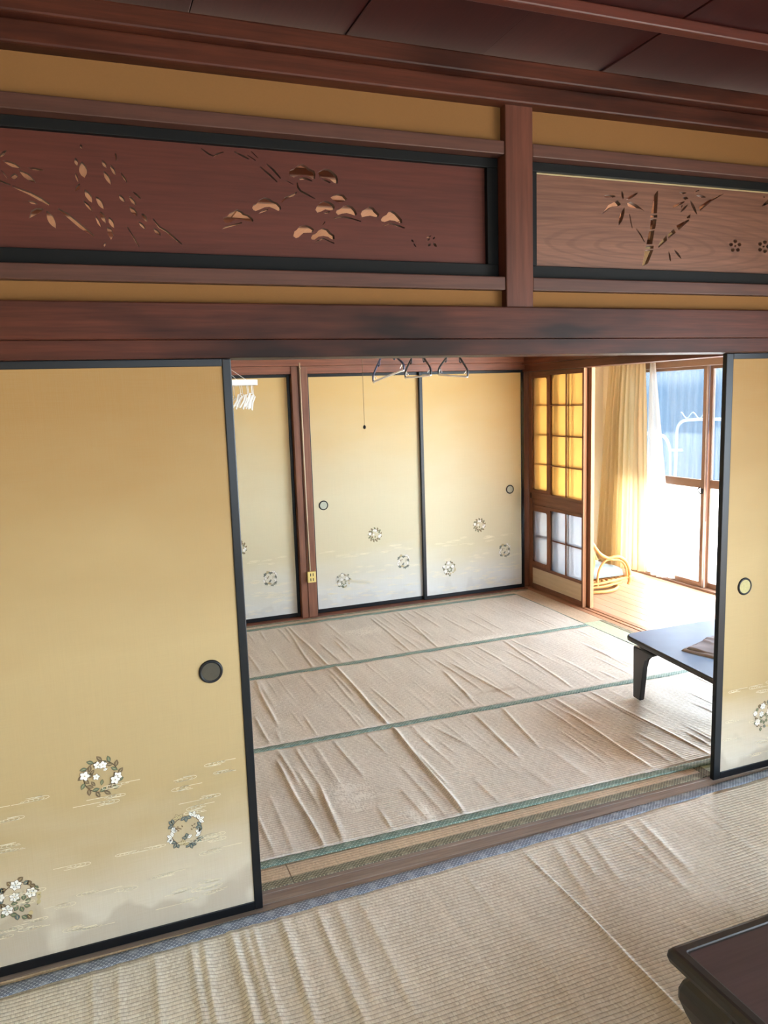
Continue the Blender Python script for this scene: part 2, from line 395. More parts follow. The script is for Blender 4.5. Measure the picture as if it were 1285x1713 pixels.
def grid_mesh(name, P, mat, parent=None, solid=0.0, smooth=True):
    """P: array (n, m, 3) of points"""
    n, m_ = P.shape[:2]
    idx = np.arange(n*m_).reshape(n, m_)
    f = np.stack([idx[:-1, :-1], idx[1:, :-1], idx[1:, 1:], idx[:-1, 1:]], -1).reshape(-1, 4)
    me = bpy.data.meshes.new(name); me.from_pydata(P.reshape(-1, 3).tolist(), [], f.tolist())
    me.materials.append(M[mat]); me.polygons.foreach_set('use_smooth', [smooth]*len(me.polygons)); me.update()
    o = link(name, me, parent)
    if solid:
        md = o.modifiers.new('thickness', 'SOLIDIFY'); md.thickness = solid; md.offset = -1
    return o
def tag(o, label, cat, group=None, kind=None):
    o['label'] = label; o['category'] = cat
    if group: o['group'] = group
    if kind: o['kind'] = kind
    return o
def struct(o, label, cat, group=None): return tag(o, label, cat, group, 'structure')
def empty(name, loc=(0, 0, 0)):
    o = bpy.data.objects.new(name, None); o.empty_display_size = 0.1; COL.objects.link(o)
    o.location = loc; WOFF[o] = tuple(loc); return o
def copy_tree(o, parent=None):
    c = o.copy(); COL.objects.link(c)
    if parent is not None: c.parent = parent
    for ch in list(o.children): copy_tree(ch, c)
    return c
def simple(name, box, mat, label, cat, kind=None, bev=0.002, group=None, parent=None):
    mb = MB(); mb.box(*box, bev=bev); o = obj(name, mb, mat, parent)
    return tag(o, label, cat, group, kind) if parent is None else o
CARVE_LEFT = [[(-0.143,2.276),(-0.137,2.278),(-0.131,2.281),(-0.127,2.285),(-0.124,2.29),(-0.122,2.296),(-0.128,2.294),(-0.133,2.291),(-0.137,2.287),(-0.14,2.282)],
[(-0.134,2.27),(-0.128,2.264),(-0.12,2.259),(-0.112,2.255),(-0.102,2.254),(-0.092,2.254),(-0.099,2.261),(-0.106,2.266),(-0.115,2.269),(-0.124,2.271)],
[(-0.098,2.25),(-0.093,2.24),(-0.087,2.232),(-0.079,2.226),(-0.07,2.222),(-0.059,2.219),(-0.064,2.229),(-0.07,2.237),(-0.078,2.243),(-0.087,2.247)],
[(-0.076,2.256),(-0.068,2.253),(-0.061,2.251),(-0.053,2.251),(-0.045,2.251),(-0.037,2.252),(-0.044,2.255),(-0.052,2.257),(-0.059,2.258),(-0.067,2.257)],
[(-0.119,2.233),(-0.116,2.228),(-0.113,2.225),(-0.109,2.225),(-0.105,2.228),(-0.101,2.232),(-0.104,2.237),(-0.107,2.24),(-0.11,2.24),(-0.114,2.237)],
[(-0.14,2.247),(-0.138,2.242),(-0.135,2.237),(-0.132,2.232),(-0.129,2.228),(-0.125,2.224),(-0.127,2.229),(-0.129,2.234),(-0.133,2.239),(-0.136,2.243)],
[(-0.083,2.173),(-0.079,2.169),(-0.075,2.166),(-0.07,2.165),(-0.065,2.165),(-0.059,2.165),(-0.063,2.169),(-0.067,2.172),(-0.072,2.173),(-0.077,2.174)],
[(-0.039,2.15),(-0.04,2.138),(-0.039,2.128),(-0.035,2.119),(-0.029,2.112),(-0.02,2.106),(-0.019,2.118),(-0.021,2.128),(-0.024,2.137),(-0.031,2.144)],
[(-0.182,2.268),(-0.178,2.261),(-0.173,2.257),(-0.167,2.254),(-0.16,2.254),(-0.152,2.255),(-0.156,2.262),(-0.161,2.266),(-0.167,2.269),(-0.174,2.269)],
[(-0.198,2.237),(-0.192,2.236),(-0.185,2.236),(-0.179,2.237),(-0.173,2.24),(-0.166,2.245),(-0.173,2.247),(-0.179,2.247),(-0.186,2.245),(-0.192,2.242)],
[(0.06,2.325),(0.058,2.322),(0.058,2.32),(0.058,2.318),(0.059,2.316),(0.062,2.314),(0.063,2.317),(0.064,2.32),(0.063,2.322),(0.062,2.324)],
[(0.044,2.29),(0.041,2.285),(0.041,2.281),(0.041,2.277),(0.043,2.273),(0.047,2.27),(0.049,2.275),(0.05,2.279),(0.049,2.283),(0.047,2.287)],
[(0.059,2.282),(0.053,2.272),(0.051,2.263),(0.051,2.254),(0.055,2.246),(0.063,2.24),(0.069,2.25),(0.071,2.259),(0.07,2.267),(0.066,2.275)],
[(0.041,2.252),(0.04,2.247),(0.04,2.242),(0.041,2.237),(0.043,2.232),(0.046,2.228),(0.047,2.233),(0.046,2.238),(0.045,2.243),(0.043,2.248)],
[(0.038,2.204),(0.043,2.207),(0.047,2.211),(0.049,2.215),(0.05,2.22),(0.049,2.225),(0.045,2.222),(0.041,2.218),(0.039,2.214),(0.038,2.21)],
[(0.061,2.21),(0.06,2.201),(0.061,2.193),(0.065,2.187),(0.07,2.181),(0.077,2.177),(0.078,2.186),(0.077,2.194),(0.073,2.2),(0.068,2.206)],
[(0.088,2.194),(0.088,2.185),(0.09,2.178),(0.093,2.171),(0.098,2.166),(0.106,2.161),(0.106,2.17),(0.104,2.178),(0.101,2.185),(0.096,2.19)],
[(0.055,2.182),(0.058,2.175),(0.061,2.168),(0.066,2.162),(0.071,2.157),(0.077,2.153),(0.075,2.16),(0.071,2.167),(0.067,2.173),(0.061,2.178)],
[(0.096,2.156),(0.094,2.148),(0.095,2.141),(0.098,2.135),(0.102,2.13),(0.108,2.125),(0.109,2.133),(0.108,2.14),(0.106,2.146),(0.102,2.152)],
[(0.083,2.143),(0.083,2.136),(0.085,2.129),(0.087,2.123),(0.091,2.118),(0.095,2.113),(0.095,2.12),(0.093,2.127),(0.091,2.133),(0.088,2.138)],
[(0.117,2.142),(0.116,2.134),(0.116,2.128),(0.119,2.122),(0.123,2.117),(0.129,2.113),(0.13,2.12),(0.129,2.127),(0.127,2.133),(0.123,2.138)],
[(0.099,2.062),(0.101,2.065),(0.103,2.067),(0.103,2.07),(0.104,2.073),(0.103,2.075),(0.101,2.073),(0.099,2.071),(0.098,2.068),(0.098,2.065)],
[(0.111,2.29),(0.11,2.284),(0.111,2.279),(0.113,2.275),(0.116,2.272),(0.121,2.269),(0.122,2.275),(0.121,2.28),(0.119,2.284),(0.116,2.287)],
[(0.132,2.278),(0.131,2.271),(0.133,2.265),(0.135,2.26),(0.139,2.255),(0.144,2.252),(0.144,2.258),(0.143,2.264),(0.141,2.27),(0.137,2.274)],
[(0.113,2.262),(0.113,2.253),(0.114,2.245),(0.118,2.238),(0.123,2.232),(0.129,2.226),(0.13,2.236),(0.128,2.244),(0.125,2.251),(0.12,2.257)],
[(0.156,2.262),(0.158,2.255),(0.161,2.249),(0.164,2.243),(0.168,2.238),(0.173,2.233),(0.171,2.24),(0.169,2.246),(0.165,2.252),(0.161,2.257)],
[(0.147,2.311),(0.146,2.306),(0.145,2.301),(0.146,2.296),(0.147,2.291),(0.148,2.287),(0.15,2.292),(0.15,2.297),(0.15,2.302),(0.149,2.307)],
[(0.184,2.213),(0.187,2.208),(0.191,2.203),(0.196,2.199),(0.201,2.196),(0.206,2.193),(0.203,2.199),(0.199,2.203),(0.195,2.207),(0.19,2.211)],
[(0.148,2.203),(0.148,2.197),(0.149,2.192),(0.152,2.188),(0.156,2.185),(0.162,2.183),(0.162,2.189),(0.16,2.194),(0.157,2.198),(0.153,2.201)],
[(0.175,2.2),(0.175,2.194),(0.177,2.188),(0.18,2.183),(0.185,2.179),(0.191,2.176),(0.19,2.183),(0.188,2.189),(0.185,2.193),(0.181,2.197)],
[(0.173,2.173),(0.174,2.165),(0.176,2.159),(0.18,2.154),(0.185,2.15),(0.192,2.148),(0.192,2.156),(0.19,2.162),(0.186,2.167),(0.18,2.17)],
[(0.204,2.156),(0.203,2.15),(0.205,2.144),(0.208,2.14),(0.212,2.136),(0.218,2.134),(0.218,2.141),(0.217,2.146),(0.214,2.151),(0.21,2.154)],
[(0.194,2.134),(0.196,2.128),(0.198,2.123),(0.202,2.119),(0.206,2.116),(0.212,2.114),(0.211,2.12),(0.208,2.125),(0.205,2.129),(0.2,2.132)],
[(0.233,2.119),(0.234,2.112),(0.236,2.107),(0.24,2.103),(0.245,2.1),(0.251,2.098),(0.251,2.105),(0.248,2.11),(0.244,2.114),(0.239,2.117)],
[(-0.084,2.128),(-0.076,2.149),(-0.063,2.156),(-0.046,2.154),(-0.057,2.143)],
[(0.11,2.115),(0.122,2.112),(0.126,2.093),(0.118,2.082),(0.111,2.096)],
[(-0.212,2.233),(-0.179,2.225),(-0.145,2.216),(-0.121,2.209),(-0.12,2.211),(-0.144,2.221),(-0.178,2.229),(-0.212,2.236)],
[(-0.117,2.205),(-0.078,2.188),(-0.055,2.175),(-0.032,2.164),(-0.029,2.168),(-0.049,2.183),(-0.074,2.196),(-0.115,2.209)],
[(-0.012,2.154),(0.008,2.138),(0.039,2.11),(0.072,2.088),(0.075,2.092),(0.046,2.119),(0.014,2.146),(-0.009,2.158)],
[(0.163,2.117),(0.175,2.091),(0.19,2.065),(0.192,2.067),(0.179,2.093),(0.165,2.118)],
[(0.232,2.142),(0.247,2.12),(0.267,2.108),(0.286,2.091),(0.308,2.076),(0.31,2.078),(0.29,2.096),(0.27,2.113),(0.251,2.124),(0.235,2.144)],
[(0.429,2.148),(0.431,2.156),(0.442,2.161),(0.448,2.169),(0.459,2.174),(0.471,2.181),(0.484,2.176),(0.49,2.17),(0.503,2.167),(0.513,2.159),(0.517,2.152),(0.512,2.147),(0.502,2.149),(0.489,2.151),(0.475,2.154),(0.461,2.151),(0.446,2.142),(0.435,2.142)],
[(0.423,2.123),(0.432,2.131),(0.449,2.137),(0.483,2.146),(0.482,2.142),(0.454,2.133),(0.431,2.126)],
[(0.515,2.187),(0.519,2.196),(0.529,2.2),(0.537,2.211),(0.553,2.219),(0.568,2.216),(0.576,2.21),(0.59,2.206),(0.6,2.196),(0.601,2.188),(0.592,2.183),(0.581,2.188),(0.566,2.193),(0.552,2.191),(0.537,2.184),(0.525,2.179),(0.518,2.181)],
[(0.532,2.172),(0.543,2.181),(0.563,2.188),(0.56,2.183),(0.545,2.176)],
[(0.629,2.292),(0.635,2.301),(0.648,2.306),(0.658,2.315),(0.672,2.32),(0.685,2.314),(0.693,2.308),(0.708,2.303),(0.711,2.293),(0.708,2.279),(0.701,2.281),(0.689,2.286),(0.674,2.289),(0.659,2.285),(0.644,2.281),(0.633,2.283)],
[(0.659,2.278),(0.674,2.284),(0.689,2.28),(0.701,2.275),(0.698,2.272),(0.677,2.277),(0.662,2.274)],
[(0.718,2.299),(0.729,2.306),(0.742,2.312),(0.757,2.31),(0.769,2.302),(0.778,2.294),(0.781,2.283),(0.779,2.271),(0.768,2.273),(0.756,2.282),(0.741,2.285),(0.725,2.285)],
[(0.728,2.28),(0.74,2.282),(0.757,2.274),(0.754,2.271),(0.74,2.276)],
[(0.706,2.192),(0.711,2.202),(0.721,2.213),(0.738,2.22),(0.753,2.217),(0.764,2.21),(0.768,2.202),(0.763,2.195),(0.752,2.193),(0.737,2.195),(0.721,2.187),(0.712,2.184)],
[(0.73,2.185),(0.752,2.191),(0.75,2.187),(0.736,2.182)],
[(0.755,2.23),(0.766,2.238),(0.78,2.242),(0.797,2.24),(0.808,2.229),(0.8,2.223),(0.784,2.216),(0.772,2.219),(0.761,2.224)],
[(0.77,2.187),(0.773,2.195),(0.786,2.2),(0.795,2.208),(0.809,2.212),(0.824,2.207),(0.833,2.198),(0.838,2.187),(0.832,2.181),(0.82,2.185),(0.804,2.188),(0.789,2.185),(0.776,2.181)],
[(0.763,2.173),(0.788,2.179),(0.813,2.177),(0.851,2.167),(0.849,2.164),(0.819,2.171),(0.791,2.175),(0.766,2.17)],
[(0.85,2.188),(0.855,2.197),(0.868,2.204),(0.881,2.212),(0.894,2.207),(0.898,2.2),(0.911,2.19),(0.906,2.181),(0.893,2.182),(0.88,2.184),(0.864,2.181),(0.853,2.178)],
[(0.915,2.174),(0.922,2.183),(0.935,2.19),(0.942,2.199),(0.954,2.203),(0.968,2.196),(0.978,2.186),(0.986,2.178),(0.987,2.167),(0.977,2.167),(0.961,2.173),(0.945,2.174),(0.928,2.168),(0.918,2.169)],
[(0.921,2.157),(0.948,2.167),(0.974,2.162),(0.997,2.154),(0.993,2.151),(0.967,2.157),(0.947,2.163),(0.924,2.155)],
[(0.634,2.113),(0.638,2.127),(0.646,2.132),(0.655,2.143),(0.671,2.147),(0.686,2.144),(0.699,2.136),(0.694,2.126),(0.679,2.125),(0.666,2.124),(0.651,2.111),(0.642,2.108)],
[(0.688,2.11),(0.694,2.12),(0.706,2.125),(0.714,2.134),(0.728,2.141),(0.742,2.138),(0.752,2.127),(0.762,2.122),(0.763,2.11),(0.754,2.109),(0.742,2.116),(0.727,2.118),(0.712,2.115),(0.699,2.106),(0.691,2.106)],
[(0.699,2.099),(0.727,2.113),(0.762,2.099),(0.76,2.096),(0.727,2.109),(0.702,2.097)],
[(0.378,2.339),(0.398,2.324),(0.413,2.32),(0.422,2.326),(0.442,2.334),(0.441,2.336),(0.421,2.33),(0.413,2.324),(0.401,2.328),(0.379,2.341)],
[(0.471,2.337),(0.493,2.327),(0.512,2.32),(0.514,2.323),(0.495,2.332),(0.473,2.34)],
[(0.509,2.331),(0.532,2.318),(0.534,2.32),(0.511,2.333)],
[(0.519,2.343),(0.539,2.326),(0.541,2.327),(0.521,2.345)],
[(0.544,2.301),(0.569,2.281),(0.592,2.263),(0.595,2.265),(0.573,2.285),(0.546,2.304)],
[(0.563,2.311),(0.581,2.295),(0.603,2.273),(0.606,2.275),(0.586,2.299),(0.565,2.313)],
[(0.619,2.269),(0.641,2.259),(0.642,2.261),(0.621,2.271)],
[(0.604,2.206),(0.616,2.217),(0.64,2.227),(0.652,2.238),(0.65,2.24),(0.637,2.233),(0.613,2.222),(0.601,2.208)],
[(0.652,2.266),(0.652,2.252),(0.661,2.24),(0.679,2.233),(0.707,2.222),(0.708,2.224),(0.682,2.238),(0.665,2.245),(0.658,2.254),(0.655,2.267)],
[(0.727,2.148),(0.736,2.159),(0.734,2.161),(0.724,2.15)],
[(1.016,2.12),(1.016,2.115),(1.02,2.112),(1.025,2.11),(1.024,2.115),(1.021,2.119)],
[(1.023,2.108),(1.024,2.103),(1.028,2.099),(1.033,2.096),(1.031,2.101),(1.028,2.105)],
[(1.068,2.126),(1.075,2.127),(1.081,2.129),(1.087,2.134),(1.08,2.133),(1.073,2.131)],
[(1.07,2.117),(1.075,2.118),(1.079,2.121),(1.081,2.126),(1.076,2.124),(1.072,2.121)],
[(1.091,2.122),(1.095,2.124),(1.098,2.127),(1.098,2.131),(1.094,2.129),(1.091,2.127)],
[(1.072,2.101),(1.078,2.101),(1.082,2.104),(1.083,2.11),(1.077,2.109),(1.074,2.106)],
[(1.091,2.112),(1.093,2.105),(1.097,2.101),(1.105,2.1),(1.103,2.107),(1.099,2.111)]]
CARVE_RIGHT = [[(1.739,2.291),(1.75,2.288),(1.761,2.287),(1.772,2.288),(1.783,2.29),(1.793,2.295),(1.782,2.298),(1.772,2.299),(1.761,2.298),(1.75,2.296)],
[(1.818,2.315),(1.816,2.309),(1.816,2.302),(1.817,2.296),(1.82,2.291),(1.824,2.285),(1.826,2.292),(1.826,2.298),(1.825,2.304),(1.822,2.31)],
[(1.837,2.286),(1.849,2.289),(1.86,2.293),(1.87,2.298),(1.879,2.305),(1.887,2.313),(1.875,2.31),(1.864,2.306),(1.854,2.3),(1.845,2.294)],
[(1.807,2.199),(1.817,2.21),(1.824,2.222),(1.829,2.235),(1.831,2.248),(1.83,2.261),(1.82,2.249),(1.813,2.237),(1.808,2.225),(1.806,2.212)],
[(2.068,2.324),(2.074,2.321),(2.081,2.32),(2.087,2.32),(2.094,2.322),(2.101,2.325),(2.094,2.327),(2.088,2.328),(2.081,2.328),(2.074,2.327)],
[(2.083,2.307),(2.088,2.303),(2.093,2.301),(2.099,2.301),(2.104,2.303),(2.11,2.306),(2.105,2.31),(2.1,2.312),(2.095,2.312),(2.089,2.31)],
[(2.037,2.271),(2.05,2.273),(2.063,2.277),(2.075,2.282),(2.086,2.288),(2.096,2.296),(2.082,2.294),(2.069,2.29),(2.057,2.285),(2.046,2.279)],
[(2.078,2.27),(2.081,2.272),(2.083,2.275),(2.084,2.277),(2.085,2.28),(2.084,2.283),(2.081,2.281),(2.079,2.278),(2.078,2.276),(2.078,2.273)],
[(2.076,2.257),(2.084,2.261),(2.092,2.266),(2.098,2.272),(2.104,2.278),(2.108,2.285),(2.099,2.281),(2.092,2.276),(2.085,2.271),(2.08,2.264)],
[(2.118,2.302),(2.121,2.29),(2.127,2.279),(2.134,2.269),(2.142,2.26),(2.153,2.251),(2.149,2.263),(2.144,2.274),(2.137,2.284),(2.128,2.293)],
[(2.143,2.319),(2.152,2.316),(2.162,2.313),(2.172,2.313),(2.182,2.313),(2.192,2.315),(2.183,2.319),(2.174,2.321),(2.164,2.322),(2.154,2.322)],
[(2.137,2.33),(2.142,2.331),(2.147,2.331),(2.151,2.333),(2.156,2.335),(2.16,2.338),(2.154,2.338),(2.149,2.337),(2.145,2.335),(2.141,2.333)],
[(2.026,2.121),(2.026,2.113),(2.027,2.105),(2.029,2.097),(2.032,2.089),(2.037,2.082),(2.037,2.09),(2.036,2.098),(2.034,2.106),(2.03,2.113)],
[(2.051,2.127),(2.055,2.119),(2.061,2.112),(2.067,2.106),(2.075,2.1),(2.085,2.095),(2.08,2.103),(2.075,2.11),(2.068,2.117),(2.06,2.122)],
[(2.465,2.334),(2.466,2.332),(2.467,2.33),(2.468,2.329),(2.47,2.33),(2.473,2.331),(2.473,2.333),(2.472,2.334),(2.47,2.335),(2.468,2.335)],
[(1.737,2.233),(1.762,2.264),(1.8,2.282),(1.815,2.27),(1.805,2.263),(1.778,2.26)],
[(1.841,2.275),(1.857,2.281),(1.885,2.271),(1.917,2.252),(1.897,2.259),(1.857,2.262),(1.844,2.265)],
[(1.956,2.308),(1.972,2.325),(1.974,2.322),(1.971,2.248),(1.944,2.246),(1.951,2.272)],
[(1.943,2.241),(1.972,2.243),(1.972,2.233),(1.942,2.232)],
[(1.944,2.227),(1.97,2.228),(1.964,2.194),(1.942,2.191)],
[(1.939,2.187),(1.961,2.19),(1.953,2.141),(1.927,2.14)],
[(1.926,2.135),(1.959,2.136),(1.958,2.126),(1.923,2.125)],
[(1.921,2.119),(1.958,2.122),(1.935,2.074),(1.909,2.062),(1.915,2.09)],
[(1.981,2.142),(2.015,2.175),(2.018,2.157),(1.98,2.129)],
[(2.022,2.179),(2.046,2.198),(2.057,2.186),(2.024,2.163)],
[(2.057,2.209),(2.095,2.227),(2.114,2.235),(2.116,2.23),(2.07,2.195)],
[(2.1,2.238),(2.121,2.253),(2.12,2.24),(2.116,2.237)],
[(2.158,2.279),(2.199,2.304),(2.276,2.334),(2.218,2.302),(2.165,2.266)],
[(2.455,2.297),(2.489,2.326),(2.518,2.342),(2.506,2.317),(2.48,2.304)],
[(2.535,2.275),(2.56,2.315),(2.592,2.337),(2.587,2.307),(2.561,2.282)],
[(2.583,2.258),(2.636,2.281),(2.678,2.278),(2.631,2.256)],
[(1.85,2.239),(1.856,2.213),(1.864,2.191),(1.866,2.192),(1.86,2.214),(1.853,2.239)],
[(1.88,2.191),(1.899,2.169),(1.917,2.147),(1.92,2.148),(1.904,2.172),(1.882,2.193)],
[(2.51,2.195),(2.564,2.254),(2.611,2.316),(2.602,2.32),(2.548,2.26),(2.501,2.198)],
[(2.345,2.167),(2.342,2.161),(2.334,2.16),(2.327,2.163),(2.327,2.17),(2.333,2.174),(2.341,2.173)],
[(2.366,2.156),(2.362,2.15),(2.354,2.149),(2.348,2.152),(2.347,2.158),(2.354,2.163),(2.362,2.162)],
[(2.359,2.136),(2.356,2.131),(2.347,2.129),(2.341,2.133),(2.34,2.139),(2.347,2.143),(2.355,2.142)],
[(2.334,2.136),(2.331,2.13),(2.323,2.128),(2.316,2.132),(2.316,2.138),(2.322,2.142),(2.33,2.141)],
[(2.325,2.155),(2.322,2.149),(2.314,2.147),(2.307,2.151),(2.307,2.157),(2.313,2.161),(2.322,2.16)],
[(2.342,2.15),(2.339,2.146),(2.333,2.146),(2.33,2.149),(2.333,2.153),(2.339,2.153)],
[(2.492,2.17),(2.488,2.164),(2.48,2.162),(2.473,2.166),(2.472,2.172),(2.479,2.176),(2.488,2.175)],
[(2.508,2.154),(2.504,2.148),(2.496,2.146),(2.489,2.15),(2.489,2.156),(2.495,2.161),(2.504,2.159)],
[(2.494,2.137),(2.49,2.131),(2.482,2.129),(2.475,2.133),(2.475,2.139),(2.481,2.143),(2.49,2.142)],
[(2.469,2.142),(2.465,2.136),(2.457,2.134),(2.45,2.138),(2.45,2.144),(2.456,2.148),(2.465,2.147)],
[(2.468,2.162),(2.464,2.156),(2.456,2.155),(2.449,2.158),(2.449,2.165),(2.455,2.169),(2.464,2.168)],
[(2.482,2.153),(2.479,2.149),(2.473,2.149),(2.47,2.152),(2.473,2.156),(2.479,2.156)],
[(2.59,2.187),(2.587,2.182),(2.578,2.18),(2.571,2.183),(2.571,2.19),(2.578,2.194),(2.586,2.193)],
[(2.607,2.171),(2.604,2.166),(2.595,2.164),(2.588,2.168),(2.588,2.174),(2.594,2.178),(2.603,2.177)],
[(2.593,2.154),(2.589,2.148),(2.581,2.146),(2.574,2.15),(2.573,2.156),(2.58,2.161),(2.589,2.159)],
[(2.567,2.159),(2.564,2.153),(2.555,2.151),(2.548,2.155),(2.548,2.162),(2.555,2.166),(2.563,2.165)],
[(2.566,2.18),(2.562,2.174),(2.554,2.172),(2.547,2.176),(2.546,2.182),(2.553,2.186),(2.562,2.185)],
[(2.581,2.17),(2.578,2.166),(2.572,2.166),(2.568,2.17),(2.571,2.174),(2.577,2.174)]]

# ------------------------------------------------------------------ large structure
XL, XR = -1.40, 3.39          # tatami rooms, inner faces
YW = 2.316                    # front face of the sliding doors in the partition
YF = 5.60                     # far closet wall
ZC = 2.66                     # ceiling boards of the near room
o = MB(); o.box(XL-0.1, 3.56, -1.95, 6.2, -0.10, -0.035); floor = struct(obj('floor', o, 'sill'), 'floor under the straw mats of both tatami rooms', 'floor')
def tatami(x0, x1, y0, y1, mat='tatami', heri='long_x', both=(True, True)):
    mb = MB(); mb.box(x0+.001, x1-.001, y0+.001, y1-.001, -0.035, 0.0, 0.002); t = obj('tatami_mat', mb, mat, floor)
    w = 0.037
    for k, on in enumerate(both):
        if not on: continue
        mb = MB()
        if heri == 'long_x':
            y = y0+.001 if k == 0 else y1-w-.001
            mb.box(x0+.001, x1-.001, y, y+w, -0.004, 0.0018, 0.0006)
        else:
            x = x0+.001 if k == 0 else x1-w-.001
            mb.box(x, x+w, y0+.001, y1-.001, -0.004, 0.0018, 0.0006)
        obj('cloth_border', mb, 'heri', t)
for i in range(-1, 2):
    x0 = 1.345 + (i-1)*1.80; x1 = min(x0+1.80, XR)
    for j in range(4):
        tatami(max(x0, XL), x1, 2.302-0.92*(j+1), 2.302-0.92*j, both=(True, False))
tatami(3.145, XR, -1.38, 2.302, heri='long_y', both=(True, False))
for x0, x1 in ((XL, 0.55), (0.55, 2.35)):
    for j in range(3):
        tatami(x0, x1, 2.407+j*1.0415, 2.407+(j+1)*1.0415, both=(j == 0, j == 2))
tatami(2.35, XR, 2.407, 4.50, 'tatami_green', 'long_y')
tatami(2.35, XR, 4.50, 5.532, 'tatami', 'long_x', both=(False, True))

struct(obj('trim_1', MB().box(XL, 3.45, 2.304, 2.326, -0.035, -0.001, .001).box(XL, 3.45, 2.326, 2.338, -0.035, -0.004).box(XL, 3.45, 2.338, 2.364, -0.035, -0.001, .001)
       .box(XL, 3.45, 2.364, 2.390, -0.035, -0.004).box(XL, 3.45, 2.390, 2.4065, -0.035, -0.001, .001), 'sill'), 'worn grooved grey-brown wooden sill between the two rooms', 'door sill')
struct(obj('trim_2', MB().box(XL, 3.40, 5.535, 5.66, -0.035, 0.004, .001), 'far_x'), 'wooden sill under the far closet doors', 'door sill')
struct(obj('trim_3', MB().box(3.391, 3.435, -1.9, 6.1, -0.035, 0.0, .001).box(3.435, 3.448, -1.9, 6.1, -0.035, -.006).box(3.448, 3.478, -1.9, 6.1, -0.035, 0, .001).box(3.478, 3.49, -1.9, 6.1, -0.035, -.006).box(3.49, 3.53, -1.9, 6.1, -0.035, 0.0, .001), 'sill_y'),
       'grooved wooden sill between straw mats and sunlit veranda', 'door sill')
vf = empty('floor', (4.05, 3, 0)); struct(vf, 'sunlit veranda floor of long wooden boards', 'floor')
for k in range(11):
    x0 = 3.531+k*0.1
    obj('floorboard', MB().box(x0, x0+0.0985, -1.9, 6.15, -0.035, -0.001, .0012), 'plank', vf)
obj('joist_base', MB().box(3.53, 4.70, -1.9, 6.15, -0.1, -0.036), 'sill_y', vf)

# --- partition: posts, lintel, rails, sand plaster
def beam(n, boxes, mat, label, cat='beam', bev=.003):
    mb = MB()
    for b in boxes: mb.box(*b, bev=bev)
    return struct(obj('trim_%d' % n, mb, mat), label, cat)
PX0, PX1 = 1.3205, 1.4215
beam(4, [(PX0, PX1, 2.272, 2.40, 1.90, 2.60)], 'post', 'dark cedar post between the two carved transom panels', 'post', .004)
beam(5, [(-0.60, -0.50, 2.272, 2.40, 1.90, 2.60)], 'post', 'dark cedar post beyond the willow end of the carved transom', 'post', .004)
beam(6, [(3.25, 3.39, 2.28, 2.42, 0.0, 2.60)], 'post', 'dark cedar corner post beside the veranda', 'post', .004)
beam(7, [(XL, 3.40, 2.262, 2.300, 1.808, 1.909)], 'beam_x', 'dark smoky lintel board running over the sliding doors', 'lintel', .004)
beam(8, [(XL, 3.25, 2.280, 2.420, 1.757, 1.808)], 'beam_x', 'grooved head rail that the sliding doors run in', 'lintel', .002)
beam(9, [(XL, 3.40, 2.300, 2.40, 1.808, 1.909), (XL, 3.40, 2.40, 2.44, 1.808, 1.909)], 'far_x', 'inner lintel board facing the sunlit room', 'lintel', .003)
wall = MB()
for x0, x1 in ((XL, -0.60), (-0.50, PX0), (PX1, 3.25)):
    wall.box(x0+.001, x1-.001, 2.301, 2.39, 1.909, 1.9625); wall.box(x0+.001, x1-.001, 2.301, 2.39, 2.4215, 2.60)
wall.box(XL, -0.601, 2.301, 2.39, 1.98, 2.40)
struct(obj('wall_middle', wall, 'plaster'), 'ochre sand plaster wall above the sliding doors', 'wall')
n = 10
for x0, x1, what in ((-0.50, PX0-.001, 'pine and willow'), (PX1+.001, 3.25, 'bamboo')):
    beam(n, [(x0, x1, 2.276, 2.395, 2.380, 2.421)], 'rail', 'cedar rail above the carved %s panel' % what, 'rail', .003); n += 1
    beam(n, [(x0, x1, 2.276, 2.395, 1.963, 2.005)], 'rail', 'cedar rail below the carved %s panel' % what, 'rail', .003); n += 1
# --- cornice and ceilings
beam(15, [(XL, 3.45, 2.248, 2.395, 2.527, 2.585), (XL, 3.45, 2.215, 2.395, 2.585, 2.64)], 'beam_x', 'red-brown cornice moulding under the near ceiling', 'cornice', .006)
beam(16, [(3.33, 3.45, -1.9, 2.25, 2.527, 2.64)], 'beam_y', 'cornice moulding over the veranda side of the nearer room', 'cornice', .006)
ceil = empty('ceiling', (1.0, 0.3, ZC)); struct(ceil, 'dark red cedar board ceiling of the nearer room', 'ceiling')
for k in range(11):
    x0 = XL + k*0.44
    obj('ceiling_board', MB().box(x0, x0+0.437, -1.9, 2.39, ZC+(0.0 if k % 2 else .003), ZC+0.014, .0015), 'ceil_board', ceil)
obj('roof_boards', MB().box(XL-.1, 3.5, -1.95, 2.40, ZC+.02, ZC+.06), 'ceil_board', ceil)
for k in range(8):
    y = 1.905-k*0.46
    obj('batten', MB().box(XL, 3.45, y-.0175, y+.0175, ZC-.034, ZC-.0005, .005), 'batten', ceil)
ceil2 = empty('ceiling', (1.0, 4, 2.56)); struct(ceil2, 'pale cedar board ceiling of the sunlit room', 'ceiling')
for k in range(11):
    x0 = XL + k*0.44
    obj('ceiling_board', MB().box(x0, x0+0.437, 2.392, 5.75, 2.56+(0.0 if k % 2 else .003), 2.575, .0015), 'ceil_pale', ceil2)
obj('roof_boards', MB().box(XL-.1, 3.5, 2.40, 5.8, 2.58, 2.62), 'ceil_pale', ceil2)
for k in range(7):
    y = 2.75+k*0.46
    obj('batten', MB().box(XL, 3.45, y-.015, y+.015, 2.53, 2.5595, .004), 'far_x', ceil2)

